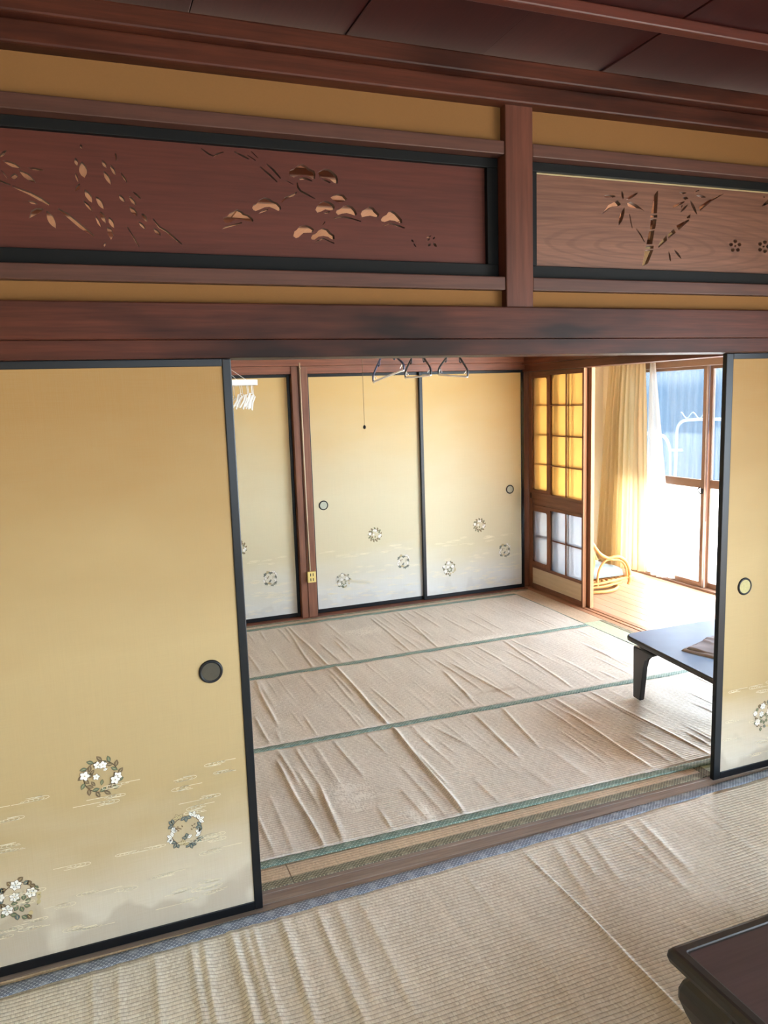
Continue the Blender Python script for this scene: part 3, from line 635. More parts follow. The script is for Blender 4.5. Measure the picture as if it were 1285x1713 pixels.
# --- outer walls of the two rooms
struct(obj('wall_left', MB().box(XL-.08, XL, -1.95, 5.75, -.03, 2.66), 'white_wall'), 'cream plaster wall at the closed end of both rooms', 'wall')
struct(obj('wall_near', MB().box(XL, 0.1, -1.95, -1.88, -.03, 2.66).box(2.3, 3.5, -1.95, -1.88, -.03, 2.66).box(0.1, 2.3, -1.95, -1.88, 1.8, 2.66).box(0.1, 2.3, -1.95, -1.88, -.03, .8), 'white_wall'), 'plaster wall with the wide garden window behind the photographer', 'wall')
struct(obj('wall_far', MB().box(XL, 3.45, 5.66, 5.75, -.03, 2.60).box(XL, 3.45, 5.60, 5.66, 1.92, 2.60), 'white_wall'), 'cream plaster wall behind the far closet doors', 'wall')
# far closet wall framing
beam(17, [(XL, 3.41, 5.555, 5.66, 1.821, 1.876)], 'far_x', 'red-brown head rail over the far closet doors', 'lintel', .002)
beam(18, [(XL, 3.41, 5.535, 5.66, 1.877, 1.98)], 'far_x', 'red-brown lintel board high on the far wall', 'lintel', .003)
beam(19, [(1.442, 1.487, 5.545, 5.66, 0.004, 1.875), (1.4875, 1.493, 5.552, 5.66, 0.004, 1.875)], 'far_z', 'narrow dark half of the split far post', 'post', .002)
beam(20, [(1.4935, 1.562, 5.545, 5.66, 0.004, 1.875)], 'far_z', 'wider half of the far post carrying the outlet', 'post', .002)
beam(21, [(3.402, 3.53, 5.61, 5.72, 0.0, 2.56)], 'far_z', 'dark corner post where closet wall meets the paper screens', 'post', .003)
# veranda side of the sunlit room
beam(22, [(3.39, 3.53, 2.45, 5.61, 1.802, 1.86)], 'beam_y', 'dark head rail the paper screens slide in', 'lintel', .002)
beam(23, [(3.37, 3.40, 2.45, 5.60, 1.86, 1.96), (3.52, 3.55, 2.45, 6.1, 1.86, 1.96)], 'beam_y', 'dark lintel board over the veranda opening', 'lintel', .003)
struct(obj('wall_right', MB().box(3.43, 3.50, 2.40, 6.15, 1.86, 2.60), 'plaster_pale'), 'pale wall above the opening to the veranda', 'wall')
beam(24, [(3.39, 3.53, -1.9, 2.28, 1.802, 1.90)], 'beam_y', 'dark head rail over the veranda side of the nearer room', 'lintel', .002)
struct(obj('wall_right', MB().box(3.43, 3.50, -1.9, 2.40, 1.90, 2.66).box(3.40, 3.50, 1.2, 2.275, 0.001, 1.80), 'plaster_pale'), 'pale wall over the nearer room opening to the veranda, with an added light-blocking pier', 'wall')  # lower box is an unseen pier added to block veranda light from the sliding door
struct(obj('wall_veranda', MB().box(3.40, 4.72, 6.15, 6.22, -.03, 2.45).box(3.42, 3.51, 5.72, 6.15, 0, 1.86), 'plaster_pale'), 'pale orange end wall of the veranda behind the curtain', 'wall')
struct(obj('wall_veranda', MB().box(4.60, 4.70, -1.9, 6.15, 1.90, 2.45).box(4.60, 4.70, 5.80, 6.15, -.03, 1.90), 'plaster_pale'), 'pale wall around the veranda window', 'wall')
struct(obj('ceiling', MB().box(3.50, 4.75, -1.9, 6.2, 2.40, 2.45), 'ceil_pale'), 'low board ceiling of the veranda', 'ceiling')

# --- veranda windows (two overlapping sashes)
beam(25, [(4.575, 4.70, -1.9, 5.80, 1.802, 1.862), (4.56, 4.70, -1.9, 5.80, 1.8625, 1.90)], 'sash', 'bronze head track of the veranda window', 'window frame', .002)
beam(26, [(4.575, 4.70, -1.9, 5.80, -.02, 0.018)], 'sash', 'bronze sill track of the veranda window', 'window frame', .002)
def sash(num, x, y0, y1, label):
    w = empty('window_%d' % num, (x, (y0+y1)/2, 0.02)); struct(w, label, 'window')
    z0, z1 = 0.019, 1.80
    for a, b in ((y0, y0+.035), (y1-.035, y1)):
        obj('stile', MB().box(x-.014, x+.014, a, b, z0, z1, .002), 'sash', w)
    for a, b in ((z0, .062), (.833, .898), (1.775, z1)):
        obj('rail', MB().box(x-.0135, x+.0135, y0+.0355, y1-.0355, a, b, .002), 'sash', w)
    obj('upper_pane', MB().box(x-.002, x+.002, y0+.036, y1-.036, .8985, 1.7745), 'glass', w)
    obj('lower_pane', MB().box(x-.002, x+.002, y0+.036, y1-.036, .0625, .8325), 'frost', w)
    return w
w1 = sash(1, 4.610, 4.835, 5.79, 'window sash with dusty clear upper pane beside the curtain')
obj('latch', MB().box(4.588, 4.5955, 4.84, 4.862, .79, .83, .001).tube([(4.59, 4.875, .84), (4.588, 4.90, .815), (4.588, 4.862, .785)], .005, 6), 'slot', w1)
w2 = sash(2, 4.648, 3.88, 4.845, 'window sash overlapping behind it, half hidden by the sliding door')
sash(3, 4.610, 2.95, 3.90, 'window sash out of sight behind the sliding door')

# --- outdoors
struct(obj('floor_outside', MB().box(4.75, 30, -20, 30, -0.55, -0.45), 'concrete'), 'sunlit pale concrete yard', 'ground')
struct(obj('wall_foundation', MB().box(4.62, 4.72, -1.9, 6.2, -.45, -.021), 'concrete'), 'concrete footing under the veranda', 'wall')
struct(obj('ceiling_eave', MB().box(4.701, 5.32, -4, 9, 2.24, 2.30), 'roof'), 'wooden eave over the veranda window', 'eave')
shed = MB()
pts = [(2.0+k*0.02, 9.0+.010*math.sin(k*2*PI/8)) for k in range(700)]
shed.loft([[(x, y, z) for y, x in pts] + [(9.2, pts[-1][0], z), (9.2, pts[0][0], z)] for z in (-.449, 3.6)])
tag(obj('neighbour_shed', shed, 'shed'), 'blue-grey ribbed metal shed seen through the upper window pane', 'shed')

# ------------------------------------------------------------------ sliding doors
def leaf_poly(c, ang, L, W, n=5):
    d = Vector((math.cos(ang), math.sin(ang))); p = Vector((-d.y, d.x)); c = Vector(c)
    up = [c + d*(L*i/n) + p*(W*math.sin(PI*i/n)) for i in range(n+1)]
    dn = [c + d*(L*i/n) - p*(W*math.sin(PI*i/n)) for i in range(n-1, 0, -1)]
    return up+dn
class Print:
    """flat printed motif in the x-z plane of a door face, ink a fraction of a millimetre proud"""
    def __init__(s, c, y): s.mb = MB(); s.c = c; s.y = y; s.lay = 0
    def poly(s, pts, mi, lay=0):
        f = s.mb.bm.faces.new([s.mb.bm.verts.new((s.c[0]+p[0], s.y-.0005-.00012*lay, s.c[1]+p[1])) for p in pts]); f.material_index = mi
    def leaf(s, c, ang, L, W, mi, lay=0, rim=True):
        if rim: s.poly(leaf_poly(Vector(c)-Vector((math.cos(ang), math.sin(ang)))*L*.06, ang, L*1.12, W*1.25), 5, lay)
        s.poly(leaf_poly(c, ang, L, W), mi, lay+1)
        if rim and mi != 5: s.poly(leaf_poly(Vector(c)+Vector((math.cos(ang), math.sin(ang)))*L*.12, ang, L*.72, W*.13), 1 if mi in (2, 4) else 2, lay+2)
    def flower(s, c, r, rot=0, npet=5, lay=3):
        for k in range(npet):
            a = rot+2*PI*k/npet; p = Vector(c)
            s.poly(leaf_poly(p, a, r*1.1, r*.45), 5, lay)
        for k in range(npet):
            a = rot+2*PI*k/npet
            s.poly(leaf_poly(Vector(c)+Vector((math.cos(a), math.sin(a)))*r*.06, a, r*.95, r*.36), 4, lay+1)
        s.poly([(c[0]+.14*r*math.cos(t), c[1]+.14*r*math.sin(t)) for t in np.linspace(0, 2*PI, 7)[:-1]], 2, lay+2)
    def arc(s, R, a0, a1, w, mi=5, lay=0):
        t = np.linspace(a0, a1, 24); 
        for i in range(23):
            s.poly([((R-w)*math.cos(t[i]), (R-w)*math.sin(t[i])), ((R+w)*math.cos(t[i]), (R+w)*math.sin(t[i])), ((R+w)*math.cos(t[i+1]), (R+w)*math.sin(t[i+1])), ((R-w)*math.cos(t[i+1]), (R-w)*math.sin(t[i+1]))], mi, lay)
INKS = ['leaf_green', 'leaf_brown', 'leaf_pale', 'leaf_slate', 'petal', 'outline']
def wreath(kind, c, y, R, parent, seed=0):
    r = random.Random(seed*10+{'bellflower': 1, 'clover': 2, 'camellia': 3}[kind]); P = Print(c, y)
    if kind == 'bellflower':
        P.arc(R*.80, 0.3, 5.9, R*.02)
        for k in range(26):
            a = 2*PI*k/26; s_ = 1 if k % 2 else -1
            P.leaf((R*.80*math.cos(a), R*.80*math.sin(a)), a+PI/2*1.0+s_*0.75, R*.34, R*.085, r.choice([1, 1, 0, 1, 0]))
        fl = 3
        for a, rr, q in ((1.75, .62, .2), (1.35, .60, .21), (2.9, .76, .25), (-.15, .78, .22), (-.42, .70, .24), (2.95, .22, .17)):
            fl += 3.5; P.flower((R*rr*math.cos(a), R*rr*math.sin(a)), R*q, a*3, lay=fl)
        for a in (2.2, 2.5, 3.5): P.leaf((R*.5*math.cos(a), R*.5*math.sin(a)), a+1.8, R*.3, R*.07, 1)
        P.leaf((-.02*R, -.45*R), 1.3, R*.3, R*.07, 0); P.leaf((.12*R, .3*R), 0.2, R*.22, R*.06, 4)
    elif kind == 'clover':
        P.arc(R*.76, 0, 2*PI, R*.018)
        for k in range(13):
            a = 2*PI*k/13+.1; mi = [3, 4, 4, 3, 2, 3, 4, 4, 3, 2, 3, 3, 4][k]; c0 = (R*.76*math.cos(a), R*.76*math.sin(a))
            out = 0 if k % 3 else PI
            for d in (-1.0, 0, 1.0): P.leaf((c0[0]+R*.02*math.cos(a+out+d), c0[1]+R*.02*math.sin(a+out+d)), a+out+d+r.uniform(-.25, .25), R*.29, R*.082, mi, lay=3*(k % 2))
        for k in range(9):      # small seed sprigs on one side of the ring, a leaf pair low inside
            P.leaf((r.uniform(-.55, -.15)*R, r.uniform(-.05, .35)*R), r.uniform(0, 6), R*.13, R*.035, 1, rim=False)
        for q in range(4): P.leaf((R*(.30+.02*q), R*(-.05+.09*q)), 1.3+(-1)**q*.9, R*.13, R*.035, 1, rim=False)
        for d, mi in ((.5, 4), (1.7, 3), (2.9, 3)): P.leaf((.02*R, -.42*R), d, R*.27, R*.09, mi)
    else:
        P.arc(R*.78, -.6, 4.6, R*.02)
        for k in range(20):
            a = 2*PI*k/20+r.uniform(-.08, .08); rr = r.uniform(.68, .86)
            faded = -1.3 < ((a+PI) % (2*PI))-PI < 0.3
            P.leaf((R*rr*math.cos(a), R*rr*math.sin(a)), a+r.choice([1.0, 2.0, -1.0, 0.3]), R*.27, R*.095, 2 if faded else r.choice([0, 0, 1, 3]), rim=not faded)
        for c0, q in (((-.12, .70), .25), ((.46, .20), .25), ((-.22, .16), .22), ((-.55, -.38), .26), ((-.78, .28), .2)):
            P.flower((c0[0]*R, c0[1]*R), R*q, c0[0]*7, 6)
        for k in range(7):
            a = 2*PI*k/7; P.leaf((R*.16*math.cos(a)+.02*R, R*.16*math.sin(a)-.2*R), a+.5, R*.26, R*.09, 0)
    return obj('wreath_print', P.mb, INKS, parent)
def waves(y, x0, x1, zs, parent, seed, count):
    """flowing-water strokes: long lines that end in nested hooked curls"""
    r = random.Random(seed); P = Print((0, 0), y)
    lay = 0
    def ribbon(pts, w):
        for i in range(len(pts)-1):
            a, b = Vector(pts[i]), Vector(pts[i+1]); d = (b-a)
            if d.length < 1e-6: continue
            n_ = Vector((-d.y, d.x)).normalized()*w
            P.poly([a-n_, a+n_, b+n_, b-n_], 6, lay)
    for k in range(count):
        z = r.choice(zs)+r.uniform(-.03, .03); L = r.uniform(.04, .12); xx = r.uniform(x0, x1-L); h = r.uniform(.007, .013); s_ = r.choice((-1, 1))
        e = xx+L if s_ > 0 else xx
        b0 = xx if s_ > 0 else xx+L
        lay = .25*k
        ribbon([(b0, z), (e, z)], .0007)
        for j in range(r.choice((4, 5, 6))):
            q = e - s_*j*.011; hh = h*(1-.13*j)
            ribbon([(q+s_*hh*1.7*math.sin(t), z+hh*(1-math.cos(t))*.5*(1 if k % 2 else -1)*1.0) for t in np.linspace(0, PI*1.15, 8)], .0006)
        ribbon([(e, z+h*(1 if k % 2 else -1)), (e-s_*L*r.uniform(.3, .7), z+h*(1 if k % 2 else -1))], .0006)
    return obj('water_print', P.mb, INKS+['wave_ink'], parent)
def fusuma(num, x0, x1, y, z0, z1, paper, label, handles=(), wreaths=(), wv=None, stile=.027, rail=.022, dish='brass_dark', seed=1, rail_b=.03):
    d = empty('door_%d' % num, ((x0+x1)/2, y+.011, z0)); struct(d, label, 'sliding door')
    t = .022
    for a, b in ((x0, x0+stile), (x1-stile, x1)):
        obj('stile', MB().box(a, b, y, y+t, z0, z1, .003), 'black', d)
    obj('rail', MB().box(x0+stile, x1-stile, y+.001, y+t-.001, z0, z0+rail_b, .002), 'black', d)
    obj('rail', MB().box(x0+stile, x1-stile, y+.001, y+t-.001, z1-rail, z1, .002), 'black', d)
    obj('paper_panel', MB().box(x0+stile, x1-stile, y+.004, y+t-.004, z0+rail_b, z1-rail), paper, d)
    yp = y+.004
    for hx, hz in handles:
        h = obj('pull_ring', MB().lathe([(.027, .0005), (.0285, .004), (.032, .0055), (.0355, .004), (.037, 0.0)], (hx, yp, hz), 'y'), 'black', d)
        obj('pull_dish', MB().lathe([(.0282, .0032), (.024, .0012), (.012, .0008), (0.0002, .0008)], (hx, yp, hz), 'y'), dish, h)
    for kind, wx, wz, R in wreaths: wreath(kind, (wx, wz), yp, R, d, seed)
    if wv: waves(yp, wv[0], wv[1], wv[2], d, seed, wv[3])
    return d
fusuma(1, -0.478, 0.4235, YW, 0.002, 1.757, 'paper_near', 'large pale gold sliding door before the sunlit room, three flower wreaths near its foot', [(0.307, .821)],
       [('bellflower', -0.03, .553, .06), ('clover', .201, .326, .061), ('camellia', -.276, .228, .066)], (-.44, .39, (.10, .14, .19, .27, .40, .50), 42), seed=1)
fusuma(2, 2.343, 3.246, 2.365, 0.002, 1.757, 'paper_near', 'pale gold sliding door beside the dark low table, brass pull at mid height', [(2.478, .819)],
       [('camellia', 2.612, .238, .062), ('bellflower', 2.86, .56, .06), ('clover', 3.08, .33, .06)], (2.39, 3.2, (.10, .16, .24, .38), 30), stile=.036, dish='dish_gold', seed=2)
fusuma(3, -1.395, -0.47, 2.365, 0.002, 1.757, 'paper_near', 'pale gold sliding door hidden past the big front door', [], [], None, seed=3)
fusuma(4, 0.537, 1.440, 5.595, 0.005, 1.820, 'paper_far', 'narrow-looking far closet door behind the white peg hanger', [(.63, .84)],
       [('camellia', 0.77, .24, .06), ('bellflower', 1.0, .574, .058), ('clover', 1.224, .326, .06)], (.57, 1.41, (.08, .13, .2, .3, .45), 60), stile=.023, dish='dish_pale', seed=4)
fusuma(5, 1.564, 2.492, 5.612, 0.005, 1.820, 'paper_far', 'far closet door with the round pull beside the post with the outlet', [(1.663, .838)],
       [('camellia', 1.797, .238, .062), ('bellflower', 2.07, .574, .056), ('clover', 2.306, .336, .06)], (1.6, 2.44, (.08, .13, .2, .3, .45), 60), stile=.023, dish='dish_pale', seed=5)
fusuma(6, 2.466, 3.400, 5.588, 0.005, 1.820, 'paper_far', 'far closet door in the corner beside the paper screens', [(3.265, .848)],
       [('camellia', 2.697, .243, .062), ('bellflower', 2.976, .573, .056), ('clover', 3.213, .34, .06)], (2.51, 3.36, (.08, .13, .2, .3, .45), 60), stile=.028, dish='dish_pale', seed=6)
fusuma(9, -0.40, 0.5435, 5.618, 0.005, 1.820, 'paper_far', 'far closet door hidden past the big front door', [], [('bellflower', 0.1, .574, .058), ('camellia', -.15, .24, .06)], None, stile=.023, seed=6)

# ------------------------------------------------------------------ paper screens (two stacked)
def rounded(u0, u1, v0, v1, r, n=5):
    pts = []
    for cu, cv, a0 in ((u1-r, v1-r, 0), (u0+r, v1-r, PI/2), (u0+r, v0+r, PI), (u1-r, v0+r, 1.5*PI)):
        pts += [(cu+r*math.cos(a0+PI/2*i/n), cv+r*math.sin(a0+PI/2*i/n)) for i in range(n+1)]
    return pts
def plate_with_holes(name, outer, holes, fn, thick, mat, parent):
    """a flat board with real openings, from a filled 2-D curve"""
    cu = bpy.data.curves.new(name, 'CURVE'); cu.dimensions = '2D'; cu.fill_mode = 'BOTH'; cu.extrude = thick/2
    for lp in [outer]+list(holes):
        sp = cu.splines.new('POLY'); sp.points.add(len(lp)-1)
        for p, q in zip(sp.points, lp): p.co = (q[0], q[1], 0, 1)
        sp.use_cyclic_u = True
    tmp = bpy.data.objects.new('tmp', cu); COL.objects.link(tmp)
    me = bpy.data.meshes.new_from_object(tmp.evaluated_get(bpy.context.evaluated_depsgraph_get()))
    bpy.data.objects.remove(tmp); bpy.data.curves.remove(cu)
    me.name = name
    for v in me.vertices: v.co = fn(*v.co)
    bm = bmesh.new(); bm.from_mesh(me); bmesh.ops.recalc_face_normals(bm, faces=bm.faces[:]); bm.to_mesh(me); bm.free()
    me.materials.clear(); me.materials.append(M[mat]); me.update()
    return link(name, me, parent)
def shoji(num, x, y0, y1, label, ne=0.0):
    d = empty('door_%d' % num, (x+.015, (y0+y1)/2, 0.001)); struct(d, label, 'sliding screen')
    z1 = 1.800; t = .030; W = y1-y0
    ya, yb, yc, yd = y1-.044, y1-.267, y1-.314, y0+.022+ne     # aperture edges, far to near
    obj('stile', MB().box(x, x+t, ya, y1, .001, z1, .002), 'shoji_wood', d)
    obj('stile', MB().box(x+.002, x+t, y0+.001, yd, .001, z1, .002), 'shoji_wood', d)
    obj('stile_edge', MB().box(x+.001, x+t, y0-.001, y0+.001, .001, z1), 'shoji_edge', d)
    obj('rail', MB().box(x, x+t, yd, ya, 1.765, z1, .002), 'shoji_rail', d)
    obj('rail', MB().box(x, x+t, yd, ya, .001, .042, .002), 'shoji_rail', d)
    obj('rail', MB().box(x, x+t, yd, ya, .178, .200, .002), 'shoji_rail', d)
    mr = obj('middle_rail', MB().box(x, x+t, yd, ya, .690, .715, .002).box(x, x+t, yd, ya, .795, .820, .002).box(x+.006, x+t-.004, yd, ya, .715, .795), 'shoji_rail', d)
    obj('skirt_board', MB().box(x+.008, x+.018, yd, ya, .042, .178), 'shoji_board', d)
    fn = lambda u, v, w: (x+t/2-.002+w, u, v)
    plate_with_holes('side_panel', [(yc, .200), (ya, .200), (ya, .690), (yc, .690)], [rounded(yb, ya-.001, .232, .662, .02)], fn, t-.006, 'shoji_wood', d)
    plate_with_holes('side_panel', [(yc, .820), (ya, .820), (ya, 1.765), (yc, 1.765)], [rounded(yb, ya-.001, .842, 1.748, .02)], fn, t-.006, 'shoji_wood', d)
    ym = (yc+yd)/2
    def bars(xa, xb, w, ybeg, yend, vy):
        for z in (1.530, 1.291, 1.052, .448): obj('cross_bar', MB().box(xa, xb, ybeg, yend, z-w/2, z+w/2), 'shoji_rail', d)
        for a, b in ((.200, .690), (.820, 1.765)):
            obj('upright_bar', MB().box(xa-.001, xb+.001, vy-w/2, vy+w/2, a, b), 'shoji_wood', d)
    bars(x+.004, x+.012, .008, yd, yc, ym)
    bars(x+.019, x+.027, .008, yd, yc, ym-.012)
    for z in (1.530, 1.291, 1.052, .448): obj('cross_bar', MB().box(x+.019, x+.027, yb, ya, z-.004, z+.004), 'shoji_rail', d)
    for (ua, ub) in ((yd, ym-.004), (ym+.004, yc)):
        for (a, b) in ((.200, .444), (.452, .690), (.820, 1.048), (1.056, 1.287), (1.295, 1.526), (1.534, 1.765)):
            obj('pane', MB().box(x+.0145, x+.0165, ua, ub, a, b), 'paper_amber' if a > .8 else 'paper_shoji', d)
    for a, b in ((.232, .662), (.842, 1.748)): obj('pane', MB().box(x+.0145, x+.0165, yb+.001, ya-.001, a, b), 'paper_amber' if a > .8 else 'paper_shoji', d)
    obj('finger_pull', MB().box(x-.001, x+.001, ya+.006, ya+.020, .765, .810, .0008), 'slot', d)
    return d
shoji(7, 3.450, 4.838, 5.597, 'paper screen with two columns of panes nearest the straw mats')
shoji(8, 3.486, 4.795, 5.555, 'paper screen stacked behind, only its pale edge showing', .035)

# ------------------------------------------------------------------ carved transom panels
def transom(x0, x1, holes, mat, label, parts_label):
    t = empty('transom_panel', ((x0+x1)/2, 2.33, 2.006)); tag(t, label, 'carved panel')
    ya, yb = 2.318, 2.362
    obj('frame_rail', MB().box(x0, x1, ya, yb, 2.350, 2.3795, .002), 'ranma_black', t)
    obj('frame_rail', MB().box(x0, x1, ya, yb, 2.0055, 2.050, .002), 'ranma_black', t)
    obj('frame_stile', MB().box(x0, x0+.042, ya, yb, 2.0505, 2.3495, .002), 'ranma_black', t)
    obj('frame_stile', MB().box(x1-.040, x1, ya, yb, 2.0505, 2.3495, .002), 'ranma_black', t)
    p = plate_with_holes('carved_board', [(x0+.036, 2.046), (x1-.034, 2.046), (x1-.034, 2.354), (x0+.036, 2.354)], holes, lambda u, v, w: (u, 2.344+w, v), .018, mat, t)
    return t
t1 = transom(-0.499, 1.319, CARVE_LEFT, 'panel_dark', 'dark red wooden transom panel pierced with pine boughs and willow', '')
t2 = transom(1.4225, 3.249, CARVE_RIGHT, 'panel_light', 'lighter brown wooden transom panel pierced with bamboo and plum blossom', '')
obj('brass_strip', MB().box(1.464, 3.21, 2.331, 2.3345, 2.346, 2.3495), 'gold', t2)
# chiselled bamboo joints left standing proud of the openings
for (ax, az, bx, bz) in ((1.0,0,0,0),): pass

# ------------------------------------------------------------------ straw rugs (goza) with real creases
def ridge_field(X, Y, ridges):
    Z = np.zeros_like(X)
    for (xa, ya, xb, yb, w, h) in ridges:
        t = np.clip((Y-ya)/(yb-ya), 0, 1); xc = xa+(xb-xa)*t + 0.0025*np.sin(9*Y+xa*31)
        env = np.clip(np.minimum((Y-min(ya, yb))/0.10+.35, (max(ya, yb)-Y)/0.10+.35), 0, 1)
        d = (X-xc)/w
        Z += h*env*np.where(d < 0, np.exp(-(d*d)*5.0), np.exp(-d*d*1.2))
    return Z
def random_ridges(n, x0, x1, y0, y1, hmax, seed, edge=0.6):
    r = random.Random(seed); out = []
    for k in range(n):
        x = r.uniform(x0, x1); L = r.uniform(.15, .55)*(y1-y0)
        if r.random() < edge: ya, yb = (y0, y0+L) if r.random() < .5 else (y1-L, y1)
        else: ya = r.uniform(y0, y1-L); yb = ya+L
        out.append((x, ya, x+r.uniform(-.012, .012), yb, r.uniform(.005, .014), r.uniform(.2, 1)*hmax))
    return out
def rug_sheet(name, x0, x1, ya, yb, ridges, z0, mat, parent, slope=(0, 0), step=(.006, .02)):
    nx, ny = int((x1-x0)/step[0]), int(abs(yb-ya)/step[1])
    X, T = np.meshgrid(np.linspace(x0, x1, nx), np.linspace(0, 1, ny), indexing='ij')
    Y = (ya+slope[0]*(X-x0))*(1-T)+(yb+slope[1]*(X-x0))*T
    Z = ridge_field(X, Y, ridges)+.0012*np.sin(X*23+np.sin(Y*7)*1.3)*np.sin(Y*11+1)+.0012
    for lx, ly in RUG_FEET:      # a table foot presses the weave flat
        Z = Z*(1-np.exp(-(((X-lx)/.07)**2+((Y-ly)/.09)**2)**2))
    Z = z0+Z
    return grid_mesh(name, np.stack([X, Y, Z], -1), mat, parent, .0015)
GX0, GX1 = XL+.02, 3.20
RUG_FEET = [(2.60, 3.19), (2.60, 2.55), (3.3, 3.19), (3.3, 2.55), (1.25, 1.25), (1.25, .5), (2.31, 1.25), (2.31, .5)]
far = empty('rush_rug', (1.3, 4.0, 0.002)); tag(far, 'tan rush rug with teal bands, creased, covering the sunlit room', 'rug')
ys = [2.545, 3.458, 4.416, 5.400]
sl = [-.0212, -.0143, .007, .004]      # bands are not quite parallel
base_y = [y - s*(0.47-GX0) for y, s in zip(ys, sl)]
main = [(1.274, 2.55, 1.32, 3.44, .014, .011), (1.31, 3.46, 1.335, 4.42, .013, .010), (1.30, 4.42, 1.28, 5.38, .011, .007), (1.312, 2.77, 1.318, 3.10, .012, .007), (1.564, 3.09, 1.503, 3.35, .012, .005), (1.827, 3.52, 1.897, 4.04, .012, .006), (1.955, 3.68, 1.935, 4.25, .011, .005),
        (.703, 2.56, .704, 3.31, .010, .008), (.779, 2.56, .817, 3.02, .010, .007), (.817, 3.02, .818, 3.41, .012, .004), (.80, 3.71, .827, 4.35, .011, .007), (.718, 3.51, .715, 3.85, .009, .006), (.974, 2.56, .985, 2.74, .01, .005), (1.20, 4.44, 1.26, 5.36, .011, .006), (2.05, 4.45, 2.14, 5.36, .011, .006),
        (1.86, 4.45, 1.9, 5.30, .011, .005), (1.849, 2.93, 1.929, 3.40, .012, .007), (2.18, 2.55, 2.20, 3.2, .012, .006), (1.718, 2.89, 1.756, 3.39, .013, .007), (2.5, 2.55, 2.47, 3.40, .010, .005), (2.42, 3.5, 2.5, 4.4, .012, .005), (2.05, 3.47, 2.0, 4.1, .014, .006)]
for k in range(3):
    rr = [m for m in main if m[1] >= base_y[k]-.2 and m[3] <= base_y[k+1]+.2] + random_ridges(70, .3, 3.15, ys[k]+.02, ys[k+1]-.02, .0042, 21+k)
    rug_sheet('woven_strip', GX0, GX1, base_y[k]+.022, base_y[k+1]-.022, rr, .004, 'goza_far', far, (sl[k], sl[k+1]))
for k in range(4):
    nx = 380
    X, T = np.meshgrid(np.linspace(GX0, GX1, nx), np.linspace(0, 1, 5), indexing='ij')
    w = .021 if k else .020
    Y = base_y[k]+sl[k]*(X-GX0)+(T-.5)*2*w
    Z = .0065+.0015*np.sin(PI*T)+.0006*np.sin(X*90)
    grid_mesh('teal_band', np.stack([X, Y, Z], -1), 'band_teal', far, .003)
obj('side_binding', MB().box(GX1, GX1+.008, 2.515, 5.405, .001, .007, .002), 'band_teal', far)

near = empty('rush_rug', (1.2, 0.6, 0.002)); tag(near, 'tan rush rug with blue-grey border in front of the door sill', 'rug')
def near_y(X): return 2.267+0.0230*(X-.411)        # centre line of the border
NX0, NX1 = XL+.03, 3.30
X, T = np.meshgrid(np.linspace(NX0, NX1, 400), np.linspace(0, 1, 5), indexing='ij')
Y = near_y(X)+(T-.5)*.050
Z = .0055+.0015*np.sin(PI*T)+.0006*np.sin(X*70)
grid_mesh('border_band', np.stack([X, Y, Z], -1), 'band_blue', near, .003)
rr = [(1.345, 1.30, 1.352, 2.25, .007, .0055), (1.40, 1.9, 1.47, 2.24, .016, .003), (1.55, 1.95, 1.62, 2.25, .016, .003), (1.8, 1.9, 1.86, 2.25, .014, .003), (2.05, 1.6, 2.12, 2.2, .012, .002), (1.49, 2.0, 1.54, 2.24, .012, .003), (1.72, 1.85, 1.8, 2.26, .011, .0025)]
rr += [(x, y1-L, x+.02, 2.24, .017, h) for x, y1, L, h in ((-.118, 1.9, .4, .003), (-.047, 1.9, .5, .003), (.052, 1.9, .4, .004), (.16, 1.9, .45, .005), (.195, 1.9, .5, .006), (.283, 1.86, .5, .009), (.325, 1.86, .5, .006), (.352, 1.95, .35, .007), (.44, 1.95, .35, .007), (.56, 2.0, .3, .005), (.70, 2.0, .3, .003), (.62, 2.0, .2, .003))]
rr += random_ridges(26, -.4, 3.0, 1.5, 2.25, .0022, 77, .8)
rug_sheet('woven_sheet', NX0, NX1, near_y(NX0)-.024, -1.2, rr, .003, 'goza_near', near, (.023, 0), (.006, .02))

# ------------------------------------------------------------------ far low table, folded cloth
def rrect(cx, cy, hx, hy, r, z, n=6):
    pts = []
    for sx, sy, a0 in ((1, 1, 0), (-1, 1, PI/2), (-1, -1, PI), (1, -1, 1.5*PI)):
        pts += [(cx+sx*(hx-r)+r*math.cos(a0+PI/2*i/n), cy+sy*(hy-r)+r*math.sin(a0+PI/2*i/n), z) for i in range(n+1)]
    return pts
tb = empty('low_table', (2.97, 2.885, .006)); tag(tb, 'dark lacquered low table with bracketed legs in the sunlit room', 'table')
TX0, TX1, TY0, TY1, TZ = 2.575, 3.35, 2.46, 3.275, .348
def skew(p):   # the narrow end leans a little: its side is not square to the long edge
    x, y, z = p; return (x - .105*(TY1-y)*max(0, (TX1-x)/(TX1-TX0)) + .02, y, z)
cx, cy, hx, hy = (TX0+TX1)/2, (TY0+TY1)/2, (TX1-TX0)/2, (TY1-TY0)/2
lp = [[skew(p) for p in rrect(cx, cy, hx-i, hy-i, .05, z)] for z, i in ((TZ-.026, .006), (TZ-.022, .001), (TZ-.008, 0), (TZ-.002, .002), (TZ, .006))]
obj('tabletop', MB().loft(lp), 'lacquer', tb)
obj('sheen_sheet', MB().loft([[skew(p) for p in rrect(cx, cy, hx-.008, hy-.008, .045, z)] for z in (TZ-.001, TZ+.0006)]), 'table_sheen', tb)  # thin sheet added to carry the reflected blue in its colour
obj('under_frame', MB().loft([[skew(p) for p in rrect(cx, cy, hx-.06, hy-.06, .02, z)] for z in (TZ-.055, TZ-.0265)]), 'lacquer', tb)
